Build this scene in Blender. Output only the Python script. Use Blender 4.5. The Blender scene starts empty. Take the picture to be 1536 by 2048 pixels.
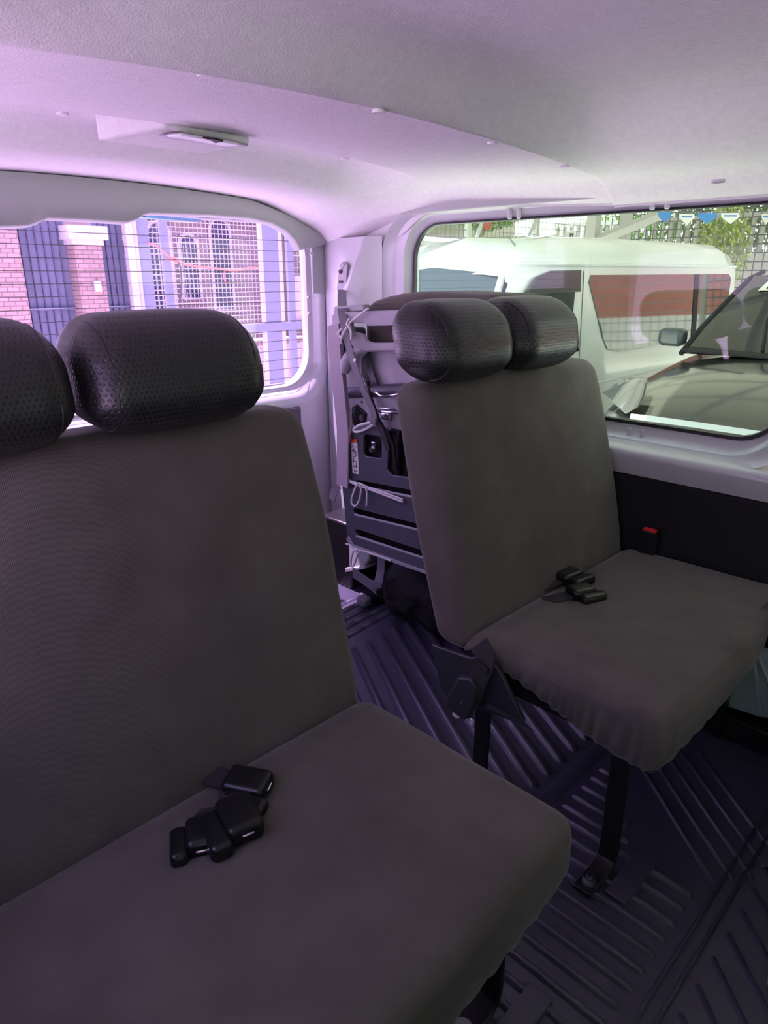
import bpy, bmesh, math, random
from mathutils import Vector, Matrix, noise
random.seed(7)
PI = math.pi
C = bpy.context.scene.collection
sc = bpy.context.scene

# ------------------------------------------------------------------ camera, sky, sun, exposure
EYE = Vector((0, 0, 1.3)); FPX = 1361.0; YAW = PI/4; PITCH = math.atan(476/FPX)
Fh = Vector((math.sin(YAW), math.cos(YAW), 0)); Rv = Vector((math.cos(YAW), -math.sin(YAW), 0)); Zv = Vector((0, 0, 1))
Fv = Fh*math.cos(PITCH) - Zv*math.sin(PITCH); Uv = Fh*math.sin(PITCH) + Zv*math.cos(PITCH)
cam = bpy.data.cameras.new('camera'); camo = bpy.data.objects.new('camera', cam); C.objects.link(camo)
cam.sensor_fit = 'VERTICAL'; cam.sensor_height = 36.0; cam.lens = 36.0*FPX/2048
cam.clip_start = 0.02; cam.clip_end = 200
camo.matrix_world = Matrix(((Rv.x, Uv.x, -Fv.x, EYE.x), (Rv.y, Uv.y, -Fv.y, EYE.y), (Rv.z, Uv.z, -Fv.z, EYE.z), (0, 0, 0, 1)))
sc.camera = camo

world = bpy.data.worlds.new('sky'); sc.world = world; world.use_nodes = True
wn = world.node_tree.nodes; wl = world.node_tree.links
bg = wn['Background']; bg.inputs['Strength'].default_value = 2.1
wtc = wn.new('ShaderNodeTexCoord'); wsx = wn.new('ShaderNodeSeparateXYZ'); wr = wn.new('ShaderNodeValToRGB')
wl.new(wtc.outputs['Generated'], wsx.inputs[0]); wl.new(wsx.outputs['Z'], wr.inputs[0]); wl.new(wr.outputs[0], bg.inputs['Color'])
wr.color_ramp.elements[0].position = 0.0; wr.color_ramp.elements[0].color = (0.95, 0.97, 0.95, 1)
wr.color_ramp.elements[1].position = 0.7; wr.color_ramp.elements[1].color = (0.62, 0.76, 0.98, 1)

sun = bpy.data.lights.new('sun', 'SUN'); suno = bpy.data.objects.new('sun', sun); C.objects.link(suno)
sun.energy = 14.0; sun.angle = 0.012; sun.color = (1.0, 0.96, 0.88)
suno.rotation_euler = Vector((-0.12, 0.36, 0.92)).to_track_quat('Z', 'Y').to_euler()
suno.location = (0, 0, 8)

sc.view_settings.view_transform = 'Standard'; sc.view_settings.look = 'None'
sc.view_settings.gamma = 1.0; sc.view_settings.use_curve_mapping = False
sc.view_settings.exposure = 0.72
sc.cycles.use_denoising = True
sc.cycles.max_bounces = 12; sc.cycles.diffuse_bounces = 7; sc.cycles.glossy_bounces = 4
sc.cycles.transparent_max_bounces = 16; sc.cycles.transmission_bounces = 6
sc.cycles.sample_clamp_indirect = 8.0
sc.cycles.caustics_reflective = False; sc.cycles.caustics_refractive = False

# ------------------------------------------------------------------ measuring: a photograph pixel to the point on a known plane
def ray(u, v): return Fv*FPX + Rv*(u-768) - Uv*(v-1024)
def on_x(u, v, X): d = ray(u, v); return EYE + d*(X/d.x)
def on_y(u, v, Y): d = ray(u, v); return EYE + d*(Y/d.y)
def on_z(u, v, Z): d = ray(u, v); return EYE + d*((Z-EYE.z)/d.z)

# ------------------------------------------------------------------ materials
def mat(name, col, rough=0.6, metal=0.0, spec=0.5, var=0.0, vscale=30, bump=0.0, bscale=200, coat=0.0, sheen=0.0, emis=None):
    m = bpy.data.materials.new(name); m.use_nodes = True
    n = m.node_tree.nodes; l = m.node_tree.links; b = n['Principled BSDF']
    b.inputs['Base Color'].default_value = (*col, 1); b.inputs['Roughness'].default_value = rough
    b.inputs['Metallic'].default_value = metal; b.inputs['Specular IOR Level'].default_value = spec
    b.inputs['Coat Weight'].default_value = coat; b.inputs['Coat Roughness'].default_value = 0.05
    b.inputs['Sheen Weight'].default_value = sheen; b.inputs['Sheen Roughness'].default_value = 0.4
    tc = n.new('ShaderNodeTexCoord')
    if var:
        t = n.new('ShaderNodeTexNoise'); t.inputs['Scale'].default_value = vscale; t.inputs['Detail'].default_value = 4
        l.new(tc.outputs['Object'], t.inputs['Vector'])
        r = n.new('ShaderNodeValToRGB'); l.new(t.outputs['Fac'], r.inputs[0])
        r.color_ramp.elements[0].position = .3; r.color_ramp.elements[1].position = .7
        r.color_ramp.elements[0].color = (*[c*(1-var) for c in col], 1); r.color_ramp.elements[1].color = (*[min(1, c*(1+var)) for c in col], 1)
        l.new(r.outputs[0], b.inputs['Base Color'])
    if bump:
        t = n.new('ShaderNodeTexNoise'); t.inputs['Scale'].default_value = bscale; t.inputs['Detail'].default_value = 3
        l.new(tc.outputs['Object'], t.inputs['Vector'])
        bp = n.new('ShaderNodeBump'); bp.inputs['Strength'].default_value = bump; bp.inputs['Distance'].default_value = 0.002
        l.new(t.outputs['Fac'], bp.inputs['Height']); l.new(bp.outputs[0], b.inputs['Normal'])
    return m

def glass(name, tint, refl=0.06, rough=0.0):
    m = bpy.data.materials.new(name); m.use_nodes = True
    n = m.node_tree.nodes; l = m.node_tree.links; n.remove(n['Principled BSDF'])
    t = n.new('ShaderNodeBsdfTransparent'); t.inputs[0].default_value = (*tint, 1)
    g = n.new('ShaderNodeBsdfGlossy'); g.inputs['Roughness'].default_value = rough
    x = n.new('ShaderNodeMixShader'); x.inputs[0].default_value = refl
    l.new(t.outputs[0], x.inputs[1]); l.new(g.outputs[0], x.inputs[2]); l.new(x.outputs[0], n['Material Output'].inputs[0])
    return m

def leather(name):
    m = mat(name, (0.013, 0.016, 0.015), rough=0.36, spec=0.6)
    n = m.node_tree.nodes; l = m.node_tree.links; b = n['Principled BSDF']
    tc = n.new('ShaderNodeTexCoord'); mp = n.new('ShaderNodeMapping'); mp.inputs['Scale'].default_value = (125, 125, 125)
    l.new(tc.outputs['Object'], mp.inputs['Vector'])
    sx = n.new('ShaderNodeSeparateXYZ'); l.new(mp.outputs[0], sx.inputs[0])
    def math_(op, a, bb=None):
        q = n.new('ShaderNodeMath'); q.operation = op
        for i, w in enumerate((a, bb)):
            if w is None: continue
            if isinstance(w, (int, float)): q.inputs[i].default_value = w
            else: l.new(w, q.inputs[i])
        return q.outputs[0]
    geo = n.new('ShaderNodeNewGeometry')
    nx = n.new('ShaderNodeSeparateXYZ'); l.new(geo.outputs['True Normal'], nx.inputs[0])
    side = math_('GREATER_THAN', math_('ABSOLUTE', nx.outputs['X']), 0.75)
    mixu = n.new('ShaderNodeMix'); l.new(side, mixu.inputs[0]); l.new(sx.outputs['X'], mixu.inputs[2]); l.new(sx.outputs['Y'], mixu.inputs[3])
    fz = math_('FLOOR', sx.outputs['Z']); off = math_('MULTIPLY', math_('MODULO', math_('ABSOLUTE', fz), 2.0), 0.5)
    fu = math_('SUBTRACT', math_('FRACT', math_('ADD', mixu.outputs[0], off)), 0.5)
    fw = math_('SUBTRACT', math_('FRACT', sx.outputs['Z']), 0.5)
    d = math_('SQRT', math_('ADD', math_('MULTIPLY', fu, fu), math_('MULTIPLY', fw, fw)))
    mr = n.new('ShaderNodeMapRange'); mr.inputs['From Min'].default_value = .16; mr.inputs['From Max'].default_value = .30
    l.new(d, mr.inputs['Value'])
    mc = n.new('ShaderNodeMix'); mc.data_type = 'RGBA'; l.new(mr.outputs[0], mc.inputs[0])
    mc.inputs[6].default_value = (0.002, 0.002, 0.002, 1); mc.inputs[7].default_value = (0.016, 0.019, 0.018, 1)
    l.new(mc.outputs[2], b.inputs['Base Color'])
    bp = n.new('ShaderNodeBump'); bp.inputs['Strength'].default_value = .5; bp.inputs['Distance'].default_value = .0012
    l.new(mr.outputs[0], bp.inputs['Height']); l.new(bp.outputs[0], b.inputs['Normal'])
    return m

def seat_cloth(name, col):
    m = mat(name, col, rough=0.95, spec=0.12, sheen=0.25)
    n = m.node_tree.nodes; l = m.node_tree.links; b = n['Principled BSDF']
    tc = n.new('ShaderNodeTexCoord')
    w = n.new('ShaderNodeTexWave'); w.inputs['Scale'].default_value = 120; w.inputs['Distortion'].default_value = .6; w.inputs['Detail'].default_value = 1
    w.bands_direction = 'X'; l.new(tc.outputs['Object'], w.inputs['Vector'])
    t = n.new('ShaderNodeTexNoise'); t.inputs['Scale'].default_value = 9; t.inputs['Detail'].default_value = 4; l.new(tc.outputs['Object'], t.inputs['Vector'])
    r = n.new('ShaderNodeValToRGB'); l.new(t.outputs['Fac'], r.inputs[0])
    r.color_ramp.elements[0].position = .3; r.color_ramp.elements[1].position = .72
    r.color_ramp.elements[0].color = (*[c*.86 for c in col], 1); r.color_ramp.elements[1].color = (*[c*1.12 for c in col], 1)
    l.new(r.outputs[0], b.inputs['Base Color'])
    bp = n.new('ShaderNodeBump'); bp.inputs['Strength'].default_value = .25; bp.inputs['Distance'].default_value = .001
    l.new(w.outputs['Fac'], bp.inputs['Height'])
    t2 = n.new('ShaderNodeTexNoise'); t2.inputs['Scale'].default_value = 5; t2.inputs['Detail'].default_value = 2; t2.inputs['Distortion'].default_value = 1.0
    l.new(tc.outputs['Object'], t2.inputs['Vector'])
    bp2 = n.new('ShaderNodeBump'); bp2.inputs['Strength'].default_value = .35; bp2.inputs['Distance'].default_value = .012
    l.new(t2.outputs['Fac'], bp2.inputs['Height']); l.new(bp.outputs[0], bp2.inputs['Normal']); l.new(bp2.outputs[0], b.inputs['Normal'])
    return m

def stone_brick(name, c1, c2, mortar, sx=3.0):
    m = mat(name, c1, rough=0.9)
    n = m.node_tree.nodes; l = m.node_tree.links; b = n['Principled BSDF']
    tc = n.new('ShaderNodeTexCoord'); mp = n.new('ShaderNodeMapping'); mp.inputs['Rotation'].default_value = (PI/2, 0, 0)
    l.new(tc.outputs['Object'], mp.inputs['Vector'])
    k = n.new('ShaderNodeTexBrick'); k.inputs['Scale'].default_value = sx
    k.inputs['Color1'].default_value = (*c1, 1); k.inputs['Color2'].default_value = (*c2, 1); k.inputs['Mortar'].default_value = (*mortar, 1)
    k.inputs['Mortar Size'].default_value = .012; k.inputs['Brick Width'].default_value = .35; k.inputs['Row Height'].default_value = .14
    l.new(mp.outputs[0], k.inputs['Vector']); l.new(k.outputs['Color'], b.inputs['Base Color'])
    bp = n.new('ShaderNodeBump'); bp.inputs['Strength'].default_value = .6; bp.inputs['Distance'].default_value = .02
    l.new(k.outputs['Fac'], bp.inputs['Height']); bp.invert = True; l.new(bp.outputs[0], b.inputs['Normal'])
    return m

M = {}
M['headliner'] = mat('headliner_felt', (0.74, 0.73, 0.72), rough=0.95, spec=0.15, var=0.04, vscale=60, bump=0.5, bscale=260)
M['trim'] = mat('grey_plastic_trim', (0.40, 0.42, 0.40), rough=0.55, spec=0.35, bump=.1, bscale=600)
M['body'] = mat('silver_body_paint', (0.56, 0.56, 0.58), rough=0.34, metal=0.12, coat=.3)
M['black_trim'] = mat('black_side_trim', (0.012, 0.012, 0.013), rough=0.7, spec=.3, bump=.2, bscale=400)
M['door_trim'] = mat('dark_door_board', (0.11, 0.10, 0.12), rough=0.75, bump=.2, bscale=300)
M['rubber'] = mat('black_rubber', (0.01, 0.01, 0.011), rough=0.45)
M['mat_rubber'] = mat('floor_mat_rubber', (0.048, 0.046, 0.070), rough=0.34, spec=0.9, bump=.35, bscale=500)
M['cloth'] = seat_cloth('knitted_seat_cover', (0.120, 0.110, 0.094))
M['leather'] = leather('perforated_leatherette')
M['leather_plain'] = mat('leatherette_piping', (0.012, 0.014, 0.013), rough=.45)
M['black_steel'] = mat('black_painted_steel', (0.008, 0.008, 0.009), rough=0.4, spec=.5)
M['grey_steel'] = mat('dark_grey_seat_steel', (0.10, 0.105, 0.13), rough=0.42, metal=.25, spec=.5)
M['lit_steel'] = mat('lit_grey_steel', (0.42, 0.40, 0.44), rough=.42, metal=.15)  # seat steel made paler: light from the rear glass is in its colour
M['lav_steel'] = mat('plastic_and_lit_rail', (0.36, 0.35, 0.38), rough=.5)  # plastic grey, also the folded seat's top rail with light in its tone
M['side_plastic'] = mat('dark_bracket_plastic', (0.03, 0.034, 0.04), rough=.45, bump=.1, bscale=500)
M['chrome'] = mat('bright_metal', (0.7, 0.7, 0.72), rough=.18, metal=1.0)
M['bolt'] = mat('dull_bolt_metal', (0.25, 0.25, 0.27), rough=.35, metal=1.0)
M['teal_glass'] = mat('teal_car_glass', (0.04, 0.07, 0.065), rough=.06, spec=.45)
M['webbing'] = mat('grey_belt_webbing', (0.17, 0.165, 0.19), rough=.8, bump=.3, bscale=500)
M['black_webbing'] = mat('black_belt_webbing', (0.03, 0.028, 0.03), rough=.8, bump=.3, bscale=500)
M['buckle'] = mat('glossy_black_plastic', (0.008, 0.009, 0.009), rough=.3, spec=.5)
M['strap'] = mat('mauve_strap_cloth', (0.42, 0.36, 0.41), rough=.9, bump=.4, bscale=300)
M['cord'] = mat('white_cord', (0.78, 0.76, 0.76), rough=.7, bump=.6, bscale=700)
M['white'] = mat('white_plastic', (0.8, 0.8, 0.8), rough=.5)
M['red'] = mat('red_plastic', (0.75, 0.02, 0.03), rough=.4)
M['orange'] = mat('orange_print', (0.85, 0.12, 0.03), rough=.5)
M['ink'] = mat('black_print', (0.02, 0.02, 0.02), rough=.6)
M['teal_steel'] = mat('pale_blue_steel', (0.55, 0.68, 0.68), rough=.42, metal=.15)
M['film'] = glass('clear_film', (.75, .85, .82), .25, .25)
M['glass_lav'] = glass('lavender_film_glass', (.88, .72, 1.0), .03)
M['glass_faint'] = glass('faintly_tinted_glass', (.90, .74, 1.0), .03)
M['glass_side'] = glass('clear_side_glass', (.86, .94, .88), .035)
M['concrete'] = mat('pale_concrete', (0.74, 0.71, 0.68), rough=.95, var=.1, vscale=3)
M['wvan'] = mat('white_car_paint', (0.70, 0.73, 0.70), rough=.22, spec=.5, coat=.6)
M['gvan'] = mat('gunmetal_car_paint', (0.06, 0.056, 0.05), rough=.12, metal=.4, coat=.5)
M['car_glass'] = mat('dark_car_glass', (0.035, 0.045, 0.045), rough=.03, spec=1.0, coat=1.0)
M['suv_glass'] = mat('black_car_glass', (0.02, 0.02, 0.02), rough=.05, spec=.6)
M['visor'] = mat('smoke_visor', (0.05, 0.055, 0.06), rough=.25)
M['lamp_glass'] = mat('headlamp_glass', (0.16, 0.16, 0.165), rough=.12, metal=.8, coat=1.0)
M['stone'] = stone_brick('stacked_stone', (0.46, 0.33, 0.29), (0.36, 0.26, 0.23), (0.20, 0.14, 0.14), 3.2)
M['cream'] = mat('cream_plaster', (0.62, 0.60, 0.56), rough=.9, var=.06, vscale=4)
M['bluegrey'] = mat('blue_grey_sheet_metal', (0.15, 0.165, 0.23), rough=.6, var=.12, vscale=4)
M['gate_paint'] = mat('grey_gate_paint', (0.25, 0.28, 0.36), rough=.55)
M['wire'] = mat('galvanised_wire', (0.42, 0.42, 0.41), rough=.5, metal=.3)
M['dark_wire'] = mat('dark_wire', (0.12, 0.12, 0.11), rough=.6)
M['housewall'] = mat('pinkish_house_plaster', (0.36, 0.28, 0.27), rough=.9, var=.12, vscale=2)
M['window_dark'] = mat('dark_house_glass', (0.08, 0.09, 0.15), rough=.15)
M['tan'] = mat('tan_plaster', (0.40, 0.35, 0.26), rough=.9, var=.08, vscale=3)
M['white_steel'] = mat('white_painted_steel', (0.48, 0.48, 0.44), rough=.5)
M['grey_beam'] = mat('grey_painted_beam', (0.42, 0.43, 0.44), rough=.6)
M['leaf'] = mat('leaf_green', (0.20, 0.34, 0.10), rough=.7, var=.45, vscale=9)
M['leaf_bright'] = mat('leaf_yellow_green', (0.40, 0.50, 0.10), rough=.7, var=.35, vscale=9)
M['blue_flag'] = mat('blue_pennant', (0.02, 0.22, 0.55), rough=.6)
M['white_flag'] = mat('white_pennant', (0.75, 0.75, 0.70), rough=.6)
M['brick_red'] = mat('brick_red_wall', (0.42, 0.12, 0.09), rough=.9, var=.1, vscale=2)
M['cable'] = mat('orange_cable', (0.75, 0.25, 0.2), rough=.6)
M['wiper'] = mat('blue_black_wiper', (0.03, 0.06, 0.12), rough=.5)
M['teal'] = mat('teal_tint_band', (0.15, 0.45, 0.5), rough=.4)

# ------------------------------------------------------------------ mesh helpers
class MB:
    def __init__(s): s.v = []; s.f = []
    def add(s, vs, fs):
        o = len(s.v); s.v += [tuple(p) for p in vs]; s.f += [tuple(i+o for i in f) for f in fs]; return s
    def box(s, a, b):
        (x0, y0, z0), (x1, y1, z1) = a, b
        return s.add([(x0,y0,z0),(x1,y0,z0),(x1,y1,z0),(x0,y1,z0),(x0,y0,z1),(x1,y0,z1),(x1,y1,z1),(x0,y1,z1)],
                     [(0,3,2,1),(4,5,6,7),(0,1,5,4),(1,2,6,5),(2,3,7,6),(3,0,4,7)])
    def tube(s, path, r, n=8, caps=True):
        P = [Vector(p) for p in path]; rings = []
        up = Vector((0, 0, 1)); prev = None
        for i, p in enumerate(P):
            t = (P[min(i+1, len(P)-1)] - P[max(i-1, 0)]).normalized()
            a = prev if prev is not None else (up if abs(t.z) < .9 else Vector((1, 0, 0)))
            s1 = (a - t*a.dot(t)).normalized(); s2 = t.cross(s1); prev = s1
            rr = r[i] if isinstance(r, (list, tuple)) else r
            rings.append([p + (s1*math.cos(2*PI*k/n) + s2*math.sin(2*PI*k/n))*rr for k in range(n)])
        return s.loft(rings, True, caps)
    def ribbon(s, path, wdir, w, t):
        P = [Vector(p) for p in path]; W = Vector(wdir).normalized(); rings = []
        for i, p in enumerate(P):
            d = (P[min(i+1, len(P)-1)] - P[max(i-1, 0)]).normalized()
            ww = (W - d*W.dot(d)).normalized(); nn = d.cross(ww)
            rings.append([p+ww*w/2+nn*t/2, p-ww*w/2+nn*t/2, p-ww*w/2-nn*t/2, p+ww*w/2-nn*t/2])
        return s.loft(rings, True, True)
    def loft(s, rings, closed=True, caps=False):
        n = len(rings[0]); vs = [p for r in rings for p in r]; fs = []
        for i in range(len(rings)-1):
            for k in range(n if closed else n-1):
                a = i*n+k; b = i*n+(k+1) % n; fs.append((a, b, b+n, a+n))
        if caps: fs.append(tuple(range(n-1, -1, -1))); fs.append(tuple((len(rings)-1)*n+k for k in range(n)))
        return s.add(vs, fs)
    def prism(s, pts, off):
        off = Vector(off); P = [Vector(p) for p in pts]; return s.loft([P, [p+off for p in P]], True, True)
    def rbox(s, c, size, r, n=(10, 6, 6), fn=None):
        hx, hy, hz = [q/2 for q in size]; r = min(r, hx, hy, hz); c = Vector(c); idx = {}; vs = []
        def coords(h, k):
            inner = [-(h-r)+2*(h-r)*i/k for i in range(k+1)]
            edge = [r*math.tan(a*PI/4)for a in (1, .8, .6, .4, .2)]
            return [-(h-r)-e for e in edge] + inner + [(h-r)+e for e in reversed(edge)]
        X, Y, Z = coords(hx, n[0]), coords(hy, n[1]), coords(hz, n[2])
        def vert(i, j, k):
            if (i, j, k) in idx: return idx[i, j, k]
            p = Vector((X[i], Y[j], Z[k])); q = Vector((max(-(hx-r), min(hx-r, p.x)), max(-(hy-r), min(hy-r, p.y)), max(-(hz-r), min(hz-r, p.z))))
            d = p-q
            if d.length > 1e-9: p = q + d.normalized()*r
            p = p + c
            if fn: p = fn(p)
            vs.append(p); idx[i, j, k] = len(vs)-1; return idx[i, j, k]
        fs = []; a, b, g = len(X)-1, len(Y)-1, len(Z)-1
        for i in range(a):
            for j in range(b):
                fs.append((vert(i,j,0), vert(i,j+1,0), vert(i+1,j+1,0), vert(i+1,j,0))); fs.append((vert(i,j,g), vert(i+1,j,g), vert(i+1,j+1,g), vert(i,j+1,g)))
        for i in range(a):
            for k in range(g):
                fs.append((vert(i,0,k), vert(i+1,0,k), vert(i+1,0,k+1), vert(i,0,k+1))); fs.append((vert(i,b,k), vert(i,b,k+1), vert(i+1,b,k+1), vert(i+1,b,k)))
        for j in range(b):
            for k in range(g):
                fs.append((vert(0,j,k), vert(0,j,k+1), vert(0,j+1,k+1), vert(0,j+1,k))); fs.append((vert(a,j,k), vert(a,j+1,k), vert(a,j+1,k+1), vert(a,j,k+1)))
        return s.add(vs, fs)
    def disc(s, c, nrm, r, t, n=20):
        nrm = Vector(nrm).normalized(); return s.tube([Vector(c)-nrm*t/2, Vector(c)+nrm*t/2], r, n)
    def build(s, name, m, parent=None, smooth=False, bevel=0, sub=0, solid=0, angle=40):
        me = bpy.data.meshes.new(name); me.from_pydata(s.v, [], s.f)
        bm = bmesh.new(); bm.from_mesh(me); bmesh.ops.remove_doubles(bm, verts=bm.verts, dist=1e-6)
        if not solid: bmesh.ops.recalc_face_normals(bm, faces=bm.faces)
        bm.to_mesh(me); bm.free()
        me.materials.append(m); o = bpy.data.objects.new(name, me); C.objects.link(o)
        if parent: o.parent = parent
        if solid: q = o.modifiers.new('s', 'SOLIDIFY'); q.thickness = solid; q.offset = 0
        if bevel: q = o.modifiers.new('b', 'BEVEL'); q.width = bevel; q.segments = 2; q.limit_method = 'ANGLE'; q.angle_limit = math.radians(50)
        if sub: q = o.modifiers.new('u', 'SUBSURF'); q.levels = q.render_levels = sub
        if smooth or bevel:
            for p in me.polygons: p.use_smooth = True
            try: me.set_sharp_from_angle(angle=math.radians(angle))
            except Exception: pass
        return o

def tag(o, label=None, cat=None, group=None, kind=None):
    if label: o['label'] = label
    if cat: o['category'] = cat
    if group: o['group'] = group
    if kind: o['kind'] = kind
    return o
def empty(name, loc=(0, 0, 0), label=None, cat=None, group=None):
    o = bpy.data.objects.new(name, None); C.objects.link(o); o.empty_display_size = .05
    return tag(o, label, cat, group)
def rrect(a0, a1, b0, b1, r, n=8):
    r = r if isinstance(r, (list, tuple)) else (r, r, r, r)  # corners: (a1,b1) (a0,b1) (a0,b0) (a1,b0)
    out = []
    for (ca, cb, rr, st) in ((a1-r[0], b1-r[0], r[0], 0), (a0+r[1], b1-r[1], r[1], 1), (a0+r[2], b0+r[2], r[2], 2), (a1-r[3], b0+r[3], r[3], 3)):
        for k in range(n+1):
            t = (st + k/n)*PI/2; out.append((ca+rr*math.cos(t), cb+rr*math.sin(t)))
    return out
def sm(t): t = max(0, min(1, t)); return t*t*(3-2*t)
def lerp(a, b, t): return a+(b-a)*t

# ------------------------------------------------------------------ the van body (the room)
CX = 1.02; WX = 2.05; RY = 2.42; LX = -0.01-0.14; FY = -2.9
def ceil_z(x, y):
    d = abs(x-CX); z = 1.0
    a = -0.050*(d/.93)**2
    pts = [(-3, 1.56), (-.6, 1.60), (.3, 1.665), (.82, 1.692), (.88, 1.692), (.94, 1.685), (.98, 1.670), (1.05, 1.614), (1.065, 1.603), (1.078, 1.598), (1.082, 1.607), (1.60, 1.634), (1.66, 1.636), (1.71, 1.658), (1.78, 1.672), (1.83, 1.668), (1.87, 1.656), (1.97, 1.594), (2.02, 1.583), (2.08, 1.580), (2.39, 1.594), (3, 1.594)]
    for (y0, z0), (y1, z1) in zip(pts, pts[1:]):
        if y0 <= y <= y1:
            t = (y-y0)/(y1-y0); base = lerp(z0, z1, t); break
    # the recess in front of the seam dies out towards the sides
    if y < 1.08:
        k = sm((d-.50)/.42); base = lerp(base, 1.602, k)
    elif y > 1.66:
        base = lerp(base, lerp(1.636, 1.592, sm((y-1.66)/.5)), sm((d-.62)/.30))
    z = base + a
    z -= .05*sm((d-.88)/.16)**2
    z -= .075*sm((d-.62)/.42)*sm((y-1.95)/.42)
    return z
def frange(a, b, st):
    n = max(1, round((b-a)/st)); return [a+(b-a)*i/n for i in range(n+1)]
mb = MB()
ys = frange(FY, 0, .15) + frange(0, 1.04, .02)[1:] + [1.05, 1.06, 1.07, 1.08, 1.083, 1.087, 1.095] + frange(1.11, 2.385, .017)
xs = [CX+q for q in [-1.03, -1.01] + frange(-.98, .98, .02) + [1.01, 1.03]]
rows = [[Vector((x, y, ceil_z(x, y))) for x in xs] for y in ys]
for r_, y in zip(rows, ys):
    e = 1.512 - .09*sm((y-1.80)/.22)
    r_.insert(0, Vector((r_[0].x-.012, y, min(e, r_[0].z-.005)))); r_.append(Vector((r_[-1].x+.0, y, min(e, r_[-1].z-.005))))
mb.loft(rows, False)
ceiling = tag(mb.build('ceiling', M['headliner'], smooth=True, solid=0.0, angle=60), 'grey felt roof lining with a long cross seam', kind='structure')
# outer roof skin
rows = [[Vector((x, y, ceil_z(max(-.01, min(2.05, x)), y)+.10-.6*max(0, abs(x-CX)-1.03))) for x in [LX-.05] + xs + [WX+.09]] for y in (FY, 0, 1, RY+.12)]
MB().loft(rows, False).build('roof_skin', M['body'], ceiling, smooth=True)
for (u, v) in ((410, 148), (757, 221), (985, 285), (1130, 331), (1437, 360), (690, 317), (125, 226), (1220, 372)):
    p = on_z(u, v, 1.60)
    for _ in range(4): p = on_z(u, v, ceil_z(p.x, p.y))
    MB().disc((p.x, p.y, p.z-.002), (0, 0, 1), .013, .006).build('lining_clip', M['headliner'], ceiling, smooth=True)

# generic side: profile loops from the glass outwards. fn(a, b, depth) -> world
def framed(name, m, loops, fn, flip=False):
    mb = MB(); rings = []
    for (a0, a1, b0, b1, r, d) in loops:
        rings.append([fn(a, b, d) for a, b in rrect(a0, a1, b0, b1, r)])
    mb.loft(rings, True); return mb
def sx(a, b, d): return Vector((WX+.05-d, a, b))
# right wall: window opening with stepped steel reveal
y0, y1, z0, z1 = .535, 1.915, .857, 1.472
loops = [(y0-.004, y1+.004, z0-.004, z1+.004, .125, -.01), (y0-.012, y1+.012, z0-.012, z1+.010, .13, .012),
         (y0-.015, y1+.02, z0-.035, z1+.016, .14, .018), (y0-.02, y1+.028, z0-.048, z1+.034, .145, .028), (y0-.024, y1+.036, z0-.054, z1+.038, .15, .040)]
wall = tag(framed('wall_right', M['body'], loops, sx).build('wall_right', M['body'], smooth=True, angle=35), 'silver painted steel side of the van around the big window', kind='structure')
loops2 = [(y0-.024, y1+.036, z0-.054, z1+.038, .15, .040), (y0-.04, y1+.07, z0-.062, z1+.040, .16, .046), (y0-.06, y1+.10, z0-.068, z1+.041, .16, .054), (y0-.075, y1+.122, z0-.075, z1+.042, .15, .075)]
framed('reveal', M['body'], loops2, sx).build('window_reveal', M['body'], wall, smooth=True, angle=35)
# black seal round the glass
framed('seal', M['rubber'], [(y0, y1, z0, z1, .12, 0), (y0-.002, y1+.002, z0-.002, z1+.002, .121, .014), (y0-.010, y1+.010, z0-.012, z1+.006, .125, .016), (y0-.013, y1+.013, z0-.013, z1+.01, .126, .004)], sx).build('window_seal', M['rubber'], wall, smooth=True)
win = tag(MB().prism([sx(a, b, 0.0) for a, b in rrect(y0, y1, z0, z1, .12)], (.005, 0, 0)).build('window_1', M['glass_side']), 'large clear fixed side window', kind='structure')
# little pressed ribs on the upper and lower band
for (u, v) in ((1012, 431), (1030, 430), (1298, 412), (1328, 410)):
    p = on_x(u, v, WX-.0); MB().rbox((WX+.022, p.y, z1+.020), (.014, .014, .034), .005, (1, 1, 1)).build('pressed_rib', M['body'], wall, smooth=True)
for (u, v) in ((1257, 858), (1283, 863)):
    p = on_x(u, v, WX+.02); MB().rbox((WX+.026, p.y, z0-.036), (.010, .012, .028), .004, (1, 1, 1)).build('pressed_rib', M['body'], wall, smooth=True)
# sill: ledge, rounded lip and vertical belt, running the length of the van
prof = [(WX+.022, .803), (WX+.005, .798), (WX-.028, .788), (WX-.045, .782), (WX-.053, .772), (WX-.055, .76), (WX-.050, .735), (WX-.043, .705), (WX-.03, .700)]
MB().loft([[Vector((x, y, z)) for x, z in prof] for y in (FY, .2, .5, 1.2, 2.02)], False).build('belt_ledge', M['body'], wall, smooth=True, angle=50)
for (u, v) in ((1350, 940), (1370, 944), (1390, 948)):
    p = on_x(u, v, WX-.049); MB().disc(p, (1, 0, 0), .0035, .006, 10).build('belt_screw', M['chrome'], wall)
# wall area before the window (towards the front) and the header strip
MB().box((WX-.035, FY, .80), (WX+.03, y0-.075, 1.52)).build('front_pillar', M['trim'], wall, bevel=.01)
MB().box((WX-.028, FY, z1+.041), (WX+.05, 2.05, 1.60)).build('window_header', M['trim'], wall, bevel=.004)
MB().box((WX+.06, FY, -.1), (WX+.07, RY+.1, z0-.02)).build('outer_skin', M['body'], wall)
MB().box((WX+.06, FY, z1+.02), (WX+.07, RY+.1, 1.72)).build('outer_skin', M['body'], wall)
MB().box((WX+.055, y1+.01, z0-.05), (WX+.07, RY+.1, z1+.05)).build('outer_skin', M['body'], wall)
MB().box((WX+.055, FY, z0-.05), (WX+.07, y0-.01, z1+.05)).build('outer_skin', M['body'], wall)
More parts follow.
